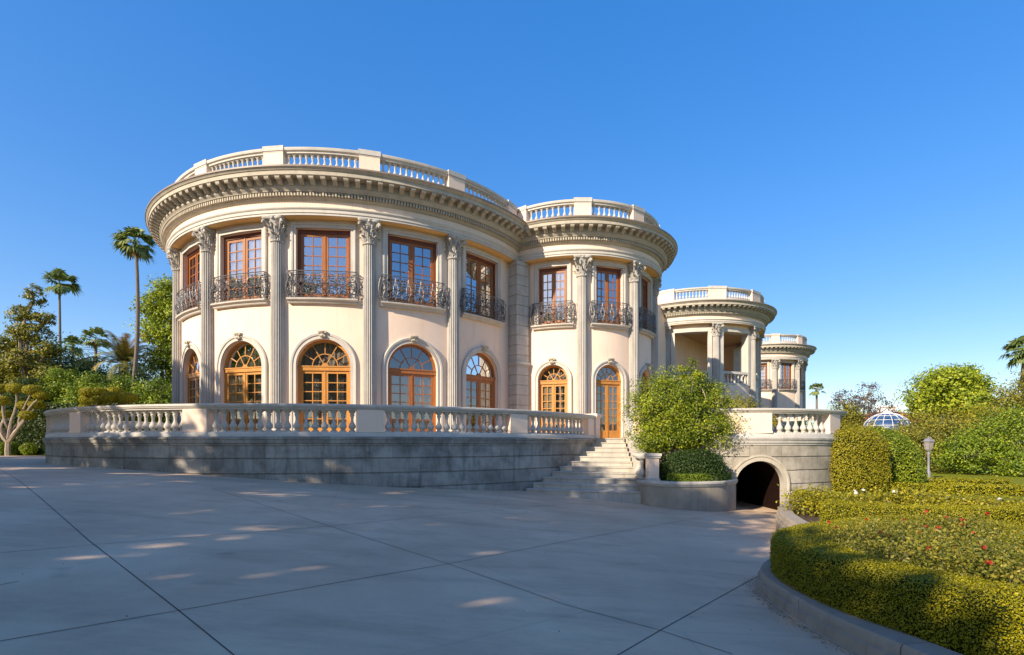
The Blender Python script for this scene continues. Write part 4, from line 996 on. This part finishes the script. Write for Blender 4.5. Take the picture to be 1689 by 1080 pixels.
# rocks
rk = M(); rnd = random.Random(4)
for i, (x, y, r) in enumerate(((22.6, 20.6, .75), (23.9, 20.9, .55), (21.7, 20.1, .35), (24.7, 20.3, .5))):
    b = blob_mesh((x, y, GARD+r*.35), (r, r*.8, r*.7), 14, 9); V = np.array(b.v); d = wob(V, 1.9/r, i*3.0); ce = np.array([x, y, GARD+r*.35]); V = ce+(V-ce)*(1+.28*d)[:, None]; b.v = [tuple(v) for v in V]
    k_ = b.build('garden_rock', 'rock', angle=25); tag(k_, ('largest pale boulder at the right end of the garden path', 'mid sized pale boulder right beside the largest one', 'smallest pale boulder left of the largest one', 'pale boulder at the far right of the rock group')[i], 'rock')

# --- planter shrub by the stairs
t = broad_tree('shrub_tree', 'tall feathery sunlit shrub in the planter between stairs and tunnel', 'shrub', (5.7, 18.0, E-1.3), 4.2, .7,
    [(-.55, .0, 2.5, 1.2, 1.15, 1.15), (.75, -.1, 2.15, 1.45, 1.25, 1.15), (.15, .1, 3.0, 1.25, 1.1, 1.0), (1.5, .1, 1.8, .95, .95, .85), (-.85, .1, 1.7, .85, .85, .9), (-.1, .1, 1.5, 1.2, .9, .7), (.5, -.3, 3.7, .45, .45, .5), (1.2, .2, 2.9, .7, .7, .7)], 'leaf_shrub', 60000, .08, 340, .17, 'pale_bark', .11, None, .5, .5, 150, .42)
wp = M()
for k in range(26):                                # whippy shoots out of the top
    a = random.uniform(0, 6.28); r = random.uniform(.2, 1.5); x, y = 5.7+r*math.cos(a)*1.0, 18+r*math.sin(a)*.6; z = E+1.75-.45*r
    limb(wp, (x, y, z-.7), (x+random.uniform(-.25, .25), y, z+random.uniform(.15, .6)), .012, .004)
wp.build('shoots', 'pale_bark', t, merge=False)
clipped('round_bush', 'dark green rounded bush in the planter under the feathery shrub', 'bush', blob_mesh((6.0, 17.15, E-.95), (1.02, .6, .62), 26, 14, 2.8), 'leaf_dark', 2600, .055, .05, base=(6.0, 17.15, E-1.3), wobble=.06)
clipped('box_hedge', 'thin clipped dark hedge edging the curved planter beneath the round bush', 'hedge', hedge_path([(5.05, 16.66), (5.5, 16.5), (6.1, 16.6), (6.75, 16.95), (7.3, 17.5)], .34, E-1.31, E-1.02, False, .05), 'leaf_green', 3200, .034, .012, wobble=.015)
broad_tree('golden_shrub', 'golden leafed shrub on the terrace behind the tunnel balustrade', 'shrub', (10.3, 24.0, ZF), 2.4, .4, [(-1.1, 0, 1.1, 1.1, .8, .85), (.2, .2, 1.2, 1.2, .8, .9), (1.3, .4, .9, 1.0, .8, .6)], 'leaf_gold', 12000, .085, 90, .25, tr=.06, nb=30)
def spiky(name, label, cat, base, n, L, wd, leaf, droop=.5, el=(25, 85), group=None):
    V = []; T = []
    for i in range(n):
        a = random.uniform(0, 6.283); e = R_(random.uniform(*el)); l = L*random.uniform(.7, 1.1); d = Vector((math.cos(a), math.sin(a), 0)); p = Vector(base); sd = Vector((-d.y, d.x, 0)); k = 6; w_ = wd; tn = random.gauss(.5, .2); prev = None
        for j in range(k+1):
            f = j/k; ww = w_*(1-f)**.7+.003; q = (p-sd*ww, p+sd*ww)
            if prev: V.append([prev[0], prev[1], q[1], q[0]]); T.append(tn)
            prev = q; ang = e-droop*f*1.3; p = p+(d*math.cos(ang)+Vector((0, 0, math.sin(ang))))*(l/k)
    o = bpy.data.objects.new(name, quads(name, np.array([[tuple(c) for c in q] for q in V]), leaf, np.array(T))); place(o); return tag(o, label, cat, group)
spiky('strap_plant', 'dark strappy plant left of the far wing beyond the tunnel balustrade', 'plant', (14.6, 26.5, ZF), 60, 1.5, .05, 'leaf_dark')
spiky('strap_plant', 'spiky green plant at the foot of the far round wing', 'plant', (16.8, 28.5, ZF), 55, 1.3, .05, 'leaf_green')
broad_tree('terrace_shrub', 'loose olive shrub showing right of the tunnel balustrade', 'shrub', (16.0, 25.0, GARD), 3, .4, [(0, 0, 1.6, 1.1, .9, 1.0), (1.4, .6, 1.4, 1.1, .9, .9), (2.6, 1.2, 1.5, 1.0, .9, .9)], 'leaf_gold', 11000, .09, 80, .26, tr=.07, nb=30)

# --- right hand background trees
def ball_crown(r, h, k, sx=1.0, seed=1):
    rn = random.Random(seed); out = []
    for i in range(k):
        a = rn.uniform(0, 6.28); q = rn.uniform(.25, .75); z = rn.uniform(-.55, .6); out.append((r*sx*q*math.cos(a)*(1-.4*abs(z)), r*q*math.sin(a)*.8, h+z*r*.75, r*.45*rn.uniform(.8, 1.25), r*.42, r*.38*rn.uniform(.8, 1.2)))
    return out
broad_tree('round_tree', 'round dense bright green tree standing alone above the right hedges', 'tree', (51.3, 61, GARD), 10, 3.5, ball_crown(5.0, 7.0, 16, 1.1, 3), 'leaf_bright', 26000, .34, 210, .26, tr=.3)
broad_tree('big_shrub', 'large bushy green shrub mass behind the lamp post', 'shrub', (25.5, 31, GARD), 4, .6, [(-1.8, 0, 1.5, 1.9, 1.6, 1.3), (0, .3, 2.0, 2.2, 1.8, 1.7), (2.2, .2, 1.7, 2.0, 1.7, 1.6), (-.6, -.8, .9, 2.4, 1.4, .9)], 'leaf_olive', 24000, .13, 210, .22, tr=.1, group=None)
broad_tree('big_shrub', 'tall dense green shrub at the right edge above the boulders', 'shrub', (27.2, 27.5, GARD), 5, .6, [(-2.4, .4, 1.3, 1.8, 1.5, 1.3), (0, 0, 1.9, 2.2, 1.7, 1.9), (2.2, -.2, 1.9, 2.2, 1.8, 2.0), (-1.0, -1.1, .8, 2.0, 1.2, .85)], 'leaf_green', 30000, .12, 230, .21, tr=.1)
broad_tree('big_shrub', 'yellow green shrub right of the glass dome', 'shrub', (30.0, 36, GARD), 4, .6, [(-1.4, 0, 2.3, 1.8, 1.5, 1.3), (1.2, .3, 2.6, 2.0, 1.6, 1.6), (3.6, .3, 2.8, 2.0, 1.6, 1.6)], 'leaf_gold', 18000, .15, 150, .24, tr=.1)
broad_tree('edge_tree', 'tall green tree cut by the right edge of the photograph', 'tree', (40.5, 40, GARD), 7, 2.0, [(0, 0, 5.2, 2.3, 2, 2.0), (-1.3, 0, 3.6, 2.2, 1.8, 1.8), (1.8, 0, 3.8, 2.2, 1.8, 2.0), (.8, 0, 6.8, 1.5, 1.4, 1.3), (-3.2, .5, 2.6, 1.8, 1.5, 1.5)], 'leaf_olive', 26000, .18, 200, .24, tr=.2)
broad_tree('sparse_tree', 'thin tree with open tufts of leaves right of the round tree', 'tree', (47.2, 52, GARD), 7, 3.2, [(-.6, 0, 6.6, 1.1, 1, .5), (.9, 0, 5.9, 1.0, 1, .5), (-.9, 0, 5.2, .9, .8, .5), (.4, 0, 4.4, 1.2, 1, .6), (1.7, 0, 4.9, .6, .6, .4)], 'leaf_bright', 1500, .3, 30, .3, 'pale_bark', .08)
broad_tree('purple_tree', 'dark purple leaved tree with thin open branches left of the glass dome', 'tree', (39.5, 58, GARD), 8.5, 2.8, [(-1.8, 0, 6.4, 1.6, 1.4, 1.3), (.3, 0, 7.2, 1.5, 1.4, 1.6), (1.9, 0, 5.6, 1.7, 1.4, 1.3), (-.2, 0, 5.0, 2.2, 1.6, 1.2), (3.2, 0, 4.4, 1.2, 1.2, .9)], 'leaf_purple', 4200, .2, 90, .20, 'bark', .16, None, .6, .5, 85)
broad_tree('rust_tree', 'rusty olive tree between the far wing and the purple tree', 'tree', (36.3, 56, GARD), 6, 2.2, [(0, 0, 4.8, 1.7, 1.4, 1.5), (-1.0, 0, 3.6, 1.6, 1.4, 1.3), (1.2, 0, 3.6, 1.6, 1.4, 1.2)], 'leaf_olive', 9000, .2, 90, .26, tr=.15)
broad_tree('far_hedge', 'row of yellowish shrubs below the purple tree', 'hedge', (30.5, 46, GARD), 4, .6, [(-4.0, 1, 2.2, 2.2, 1.5, 1.4), (-1.4, .5, 2.4, 2.0, 1.5, 1.5), (1.0, 0, 2.0, 1.8, 1.5, 1.5)], 'leaf_gold', 13000, .17, 120, .25, tr=.1)

def fan_palm(label, base, top, r, nf=44, lean=(0, 0), trunk=.2, dead=.35, group=None, name='fan_palm'):
    t = thing(name, label, 'palm tree', base, group); b, tp = Vector(base), Vector(top); m = M()
    pts = [b+(tp-b)*(i/12)+Vector((lean[0], lean[1], 0))*math.sin(math.pi*i/12) for i in range(13)]
    pts[0].z -= .3; m.tube(pts, [trunk*(1.25-.5*i/12) for i in range(13)], 9); m.build('trunk', 'palm_bark', t)
    def fronds(cnt, elr, leaf, rr, nm):
        V = []; T = []
        for i in range(cnt):
            a = random.uniform(0, 6.283); e = R_(random.uniform(*elr)); d = Vector((math.cos(a)*math.cos(e), math.sin(a)*math.cos(e), math.sin(e))); pet = rr*random.uniform(.42, .6); s0 = tp+Vector((0, 0, .1)); hub = s0+d*pet+Vector((0, 0, -.10*pet)); tn = random.gauss(.5, .18)
            sd = d.cross(Vector((0, 0, 1))).normalized(); upv = sd.cross(d)
            V.append([s0-sd*.02, s0+sd*.02, hub+sd*.015, hub-sd*.015]); T.append(tn)
            for j in range(13):
                th = R_(-78+156*j/12+random.uniform(-4, 4)); q = d*math.cos(th)+sd*math.sin(th); L = rr*.62*random.uniform(.8, 1.05)*(1-.15*abs(math.sin(th))); w_ = rr*.055; s = q.cross(upv).normalized()
                mid = hub+q*L*.6+upv*.05*L; tip = hub+q*L-Vector((0, 0, L*random.uniform(.15, .5)))
                V.append([hub-s*w_*.3, hub+s*w_*.3, mid+s*w_, mid-s*w_]); V.append([mid-s*w_, mid+s*w_, tip+s*.008, tip-s*.008]); T += [tn+random.gauss(0, .08)]*2
        place(bpy.data.objects.new(nm, quads(nm, np.array([[tuple(c) for c in q] for q in V]), leaf, np.array(T))), t)
    fronds(nf, (-48, 85), 'leaf_palm', r*1.08, 'crown'); fronds(int(nf*dead), (-86, -60), 'leaf_dead', r*.6, 'dead_fronds'); return t
def date_palm(label, base, th, r, nf=70):
    t = thing('date_palm', label, 'palm tree', base); m = M(); m.tube([(base[0], base[1], base[2]-.3), (base[0], base[1], base[2]+th)], [.42, .38], 10); m.build('trunk', 'palm_bark', t); V = []; T = []; o = Vector((base[0], base[1], base[2]+th))
    for i in range(nf):
        a = random.uniform(0, 6.283); e = R_(random.uniform(-10, 82)); d = Vector((math.cos(a), math.sin(a), 0)); p = o.copy(); sd = Vector((-d.y, d.x, 0)); k = 15; l = r*random.uniform(.85, 1.1); tn = random.gauss(.4, .12)+(.5 if e > 1.15 else 0); prev = None
        for j in range(k+1):
            f = j/k; ang = e-1.25*f*f; dd = d*math.cos(ang)+Vector((0, 0, math.sin(ang))); q = (p-sd*.02, p+sd*.02)
            if prev: V.append([prev[0], prev[1], q[1], q[0]]); T.append(tn)
            prev = q
            if j > 1:
                for s in (-1, 1):
                    for g in (0, .5):
                        pp = p+dd*(l/k)*g; ll = r*.15*(1-.55*abs(f-.45)); tip = pp+(sd*s*.75+dd*.65)*ll+Vector((0, 0, -.1*ll)); V.append([pp-dd*.045, pp+dd*.045, tip+dd*.012, tip-dd*.012]); T.append(tn+random.gauss(0, .06))
            p = p+dd*(l/k)
    place(bpy.data.objects.new('crown', quads('crown', np.array([[tuple(c) for c in q] for q in V]), 'leaf_date', np.array(T))), t); return t

LG = E-.76
def pal(label, ub, ut, vt, Y, r, gz_=LG, **kw):
    xb = (ub-844.5)/850*Y; xt, _, zt = at(ut, vt, Y); return fan_palm(label, (xb, Y, gz_), (xt, Y, zt), r, **kw)
pal('tallest fan palm with a slender leaning trunk close to the big wing', 203, 224, 402, 42, 1.42, lean=(.6, 0), trunk=.15, nf=38)
pal('second fan palm with a straight thin trunk left of the tallest palm', 101, 98, 468, 55, 1.65, trunk=.13, nf=32)
pal('short fan palm just left of the date palm', 158, 158, 560, 62, 1.5, trunk=.18, nf=28)
pal('small fan palm half hidden in the trees right of the olive tree', 122, 120, 570, 66, 1.35, trunk=.18, nf=26)
pal('far small fan palm between the far wing and the purple tree', 1347, 1347, 643, 95, 1.4, GARD, trunk=.22, nf=30)
pal('fan palm at the right edge of the photograph', 1688, 1687, 580, 47, 1.45, GARD, trunk=.16, nf=34)
date_palm('broad feathery date palm behind the left hedge', (-33.9, 45, LG), 7.6, 3.2, 64)

# --- left hand background
broad_tree('olive_tree', 'tall olive green tree with ragged tiered crown at the far left', 'tree', (-38.6, 41, LG), 14, 5, [(0.6, 0, 12.4, .6, .7, .9), (-.2, 0, 11.0, 1.1, 1.0, .7), (1.3, 0, 10.6, .8, .8, .6), (.2, 0, 9.5, 1.5, 1.4, .8), (-1.8, 0, 8.6, 1.2, 1.1, .7), (1.7, 0, 8.2, 1.0, 1.0, .7), (-.3, 0, 7.2, 1.8, 1.6, 1.0), (1.9, 0, 6.2, 1.1, 1.1, .8), (-2.2, 0, 6.0, 1.6, 1.5, 1.1), (.4, 0, 5.0, 2.0, 1.6, 1.1), (-1.6, 0, 3.6, 2.2, 1.6, 1.2), (1.2, 0, 3.2, 1.9, 1.5, 1.2)], 'leaf_olive', 30000, .19, 330, .22, tr=.28, nb=90)
broad_tree('olive_tree', 'part of an olive green tree cut by the left edge of the photograph', 'tree', (-43.2, 42, LG), 12, 4, [(0, 0, 8.6, 1.7, 1.5, 1.6), (.8, 0, 6.2, 2.3, 1.8, 1.6), (-.4, 0, 4.4, 2.4, 2, 1.6), (-.8, 0, 10.2, 1.0, 1, 1.0)], 'leaf_olive', 15000, .2, 130, .24, tr=.25)
broad_tree('leafy_tree', 'bright green leafy tree rising right beside the big wing', 'tree', (-32.2, 47.5, LG), 15, 4, [(.6, 0, 14.6, 1.7, 1.5, 1.4), (-.6, 0, 13.2, 1.8, 1.6, 1.4), (1.6, 0, 12.6, 2.0, 1.7, 1.6), (-.3, 0, 11.0, 2.0, 1.7, 1.4), (1.8, 0, 10.2, 2.0, 1.7, 1.5), (.3, 0, 8.4, 1.9, 1.7, 1.3), (2.2, 0, 7.2, 1.9, 1.7, 1.5), (1.0, 0, 5.6, 2.2, 1.8, 1.4)], 'leaf_bright', 30000, .23, 260, .26, tr=.25, nb=60)
for i, (u, v, Y, r, lab) in enumerate(((112, 592, 48, 2.4, 'dark green tree under the second fan palm'), (150, 588, 50, 2.2, 'dark tree behind the hedge left of the date palm'), (190, 612, 44, 2.2, 'dark shrubby tree just below the date palm'), (84, 556, 47, 2.6, 'dark tree filling the gap right of the tall olive tree'), (132, 584, 52, 2.4, 'dark tree between the second and the short fan palm'), (232, 596, 43.5, 2.0, 'dark leafy tree between the tallest palm and the bright tree'))):
    x, _, z = at(u, v, Y); h = z-LG; broad_tree('dark_tree', lab, 'tree', (x, Y, LG), h, 1.5, [(0, 0, h-1.5, r*.7, r*.7, 1.5), (-1.1, 0, h-3.0, r*.75, r*.7, 1.6), (1.2, 0, h-3.2, r*.75, r*.7, 1.6), (0, 0, h-4.8, r, r*.8, 1.6)], 'leaf_dark', 11000, .2, 110, .26, tr=.18)
hr = ((-12, 640, 36, 'far left section of the tall leafy hedge, behind the cloud pruned tree'), (45, 622, 35.5, 'dark tall shrub behind the cloud pruned tree in the left hedge'), (100, 606, 36, 'pale tipped tall shrub in the left hedge below the second palm'), (150, 612, 35, 'tall shrub in the left hedge below the short palm'), (205, 618, 36, 'tall shrub in the left hedge below the date palm'), (255, 622, 35, 'tall shrub in the left hedge next to the big wing'), (300, 628, 37, 'tall shrub in the left hedge partly behind the big wing'))
for q_, (u, v, Y, lab) in enumerate(hr):
    x, _, z = at(u, v, Y); h = z-LG; broad_tree('tall_shrub', lab, 'shrub', (x, Y, LG), h, .8, [(0, 0, h-.9, 1.0, .9, .9), (-.7, -.2, h-2.0, 1.0, .9, 1.1), (.75, -.2, h-1.9, 1.0, .9, 1.1), (0, -.3, h-3.2, 1.4, .9, 1.2), (-.4, -.3, 1.2, 1.5, .9, 1.1)], 'leaf_dark' if q_ < 2 else 'leaf_green', 12000, .15, 120, .25, tr=.1, group='tall leafy hedge shrubs on the left')
clipped('clipped_hedge', 'dark clipped hedge along the left lawn under the tall leafy shrubs', 'hedge', hedge_path([(-46, 34.6), (-34, 34.2), (-20, 34.2)], 1.0, LG, LG+3.3, False, .2), 'leaf_dark', 300, .14, .06, wobble=.14, wf=1.2)
clipped('clipped_hedge', 'bright low clipped hedge just above the terrace balustrade beside the big wing', 'hedge', hedge_path([(-27, 33.2), (-24, 33.0), (-20, 33)], .8, LG, LG+2.75, False, .2), 'leaf_bright', 380, .12, .05, wobble=.1, wf=1.5)
clipped('low_hedge', 'ankle high clipped hedge behind the left lawn strip', 'hedge', hedge_path([(-45, 32.4), (-36, 32.2), (-26, 32.2)], .5, LG, LG+.42, False, .06), 'leaf_dark', 900, .07, .02, wobble=.03)
def cloud_tree(label, base, pads, trunk_r):
    t = thing('cloud_tree', label, 'tree', base); m = M(); b = Vector(base); fork = b+Vector((0, 0, .75)); limb(m, b-Vector((0, 0, .1)), fork, trunk_r, trunk_r*.85, .03)
    for (x, y, z, rx, rz) in pads:
        p = b+Vector((x, y, z)); k = fork+Vector((x*.45, y*.4, (z-.75)*.45)); limb(m, fork, k, trunk_r*.62, trunk_r*.42, .12); limb(m, k, p, trunk_r*.42, trunk_r*.25, .12)
        s = blob_mesh(tuple(p+Vector((0, 0, rz*.4))), (rx, rx*.9, rz), 16, 9, 2.3); P, Nn = mesh_samples(s, 2600); P = P+Nn*(wob(P, 3, x)*.04)[:, None]+RNG.normal(size=P.shape)*.02
        place(bpy.data.objects.new('foliage_pad', leaf_mesh('foliage_pad', P, Nn+RNG.normal(size=P.shape)*.6, .055, 'leaf_box', .62+RNG.normal(size=len(P))*.2, .55)), t)
    m.build('trunk', 'pale_bark', t, merge=False); return t
def pads(base, lst, Y, rx, rz):
    out = []
    for u, v, k in lst:
        x, y, z = at(u, v, Y+random.uniform(-.35, .35)); out.append((x-base[0], y-base[1], z-base[2]-rz*.4, rx*k, rz*k))
    return out
cb = (-30.6, 31.3, LG)
cloud_tree('cloud pruned tree with a pale forked trunk and round foliage pads at the left edge', cb, pads(cb, [(-2, 640, 1.0), (26, 640, 1.1), (53, 643, 1.15), (68, 652, 1.0), (4, 660, 1.0), (41, 668, 1.05), (61, 667, 1.0), (8, 683, .95), (46, 684, 1.0), (-22, 655, 1.1), (-14, 676, 1.0)], 31.3, .41, .24), .16)
cb = (-25.4, 31.6, LG)
cloud_tree('cloud pruned tree whose pads show just over the terrace balustrade', cb, pads(cb, [(145, 646, 1.0), (166, 645, .9), (189, 645, 1.0), (143, 659, 1.0), (161, 660, .95), (185, 656, 1.25), (142, 671, .9), (176, 672, .9), (212, 657, 1.2), (205, 670, 1.0)], 31.6, .40, .24), .12)
for i, (u, lab) in enumerate(((8, 'leftmost small green bush on the low hedge line'), (28, 'middle small green bush right of the cloud pruned trunk'), (52, 'small green bush nearest the terrace wall'))):
    x, _, _ = at(u, 740, 31.9); clipped('small_bush', lab, 'bush', blob_mesh((x, 31.75, LG+.35), (.42, .35, .38), 14, 9), 'leaf_bright', 900, .07, .03, base=(x, 31.75, LG), wobble=.05)

random.seed(101); RNG = np.random.default_rng(55)
# --- tall trees behind the photographer that shade the driveway
def sp(s, p): return (SUN_H[0]*s+SUN_H[1]*p, SUN_H[1]*s-SUN_H[0]*p)
H0 = [(-38, 6), (-33, 6), (-30, 6), (-26.5, 5.8), (-23, 4.8), (-19.3, 2.0), (-16.5, 4.3), (-14, 5.7), (-12, 7.4), (-9.5, 7.3), (-7, 6.4), (-5, 4.5), (-3, 2.4), (-1, 1.72), (1, 1.85), (4, 1.9), (8, 1.6), (12, 2.0)]
SD = -13.0
for i, (p, h0) in enumerate(H0):
    top = h0-SD*math.tan(R_(SUN_EL)); lo = 2.9; x, y = sp(SD+random.uniform(-.8, .8), p); g0 = gz(x, y); bl = []; z = lo+.9; k = 0
    wd = 1.75 if -20 < p < 9 else 2.4
    while z < top-.5:
        bl.append((random.uniform(-.5, .5), random.uniform(-.5, .5), E-g0+z, wd*random.uniform(.85, 1.1), wd*random.uniform(.85, 1.1), 1.15)); z += 1.45; k += 1
    bl.append((random.uniform(-.3, .3), 0, E-g0+top-.9, wd*.7, wd*.7, .9))
    broad_tree('shade_tree', 'tall leafy tree on the near side of the driveway behind the viewpoint', 'tree', (x, y, g0), top, lo, bl, 'leaf_green', (900 if p < -20 else 430)*len(bl), .56, 26*len(bl), .32, tr=.2, group='shade trees along the near side of the driveway', nb=10, shell=.3)
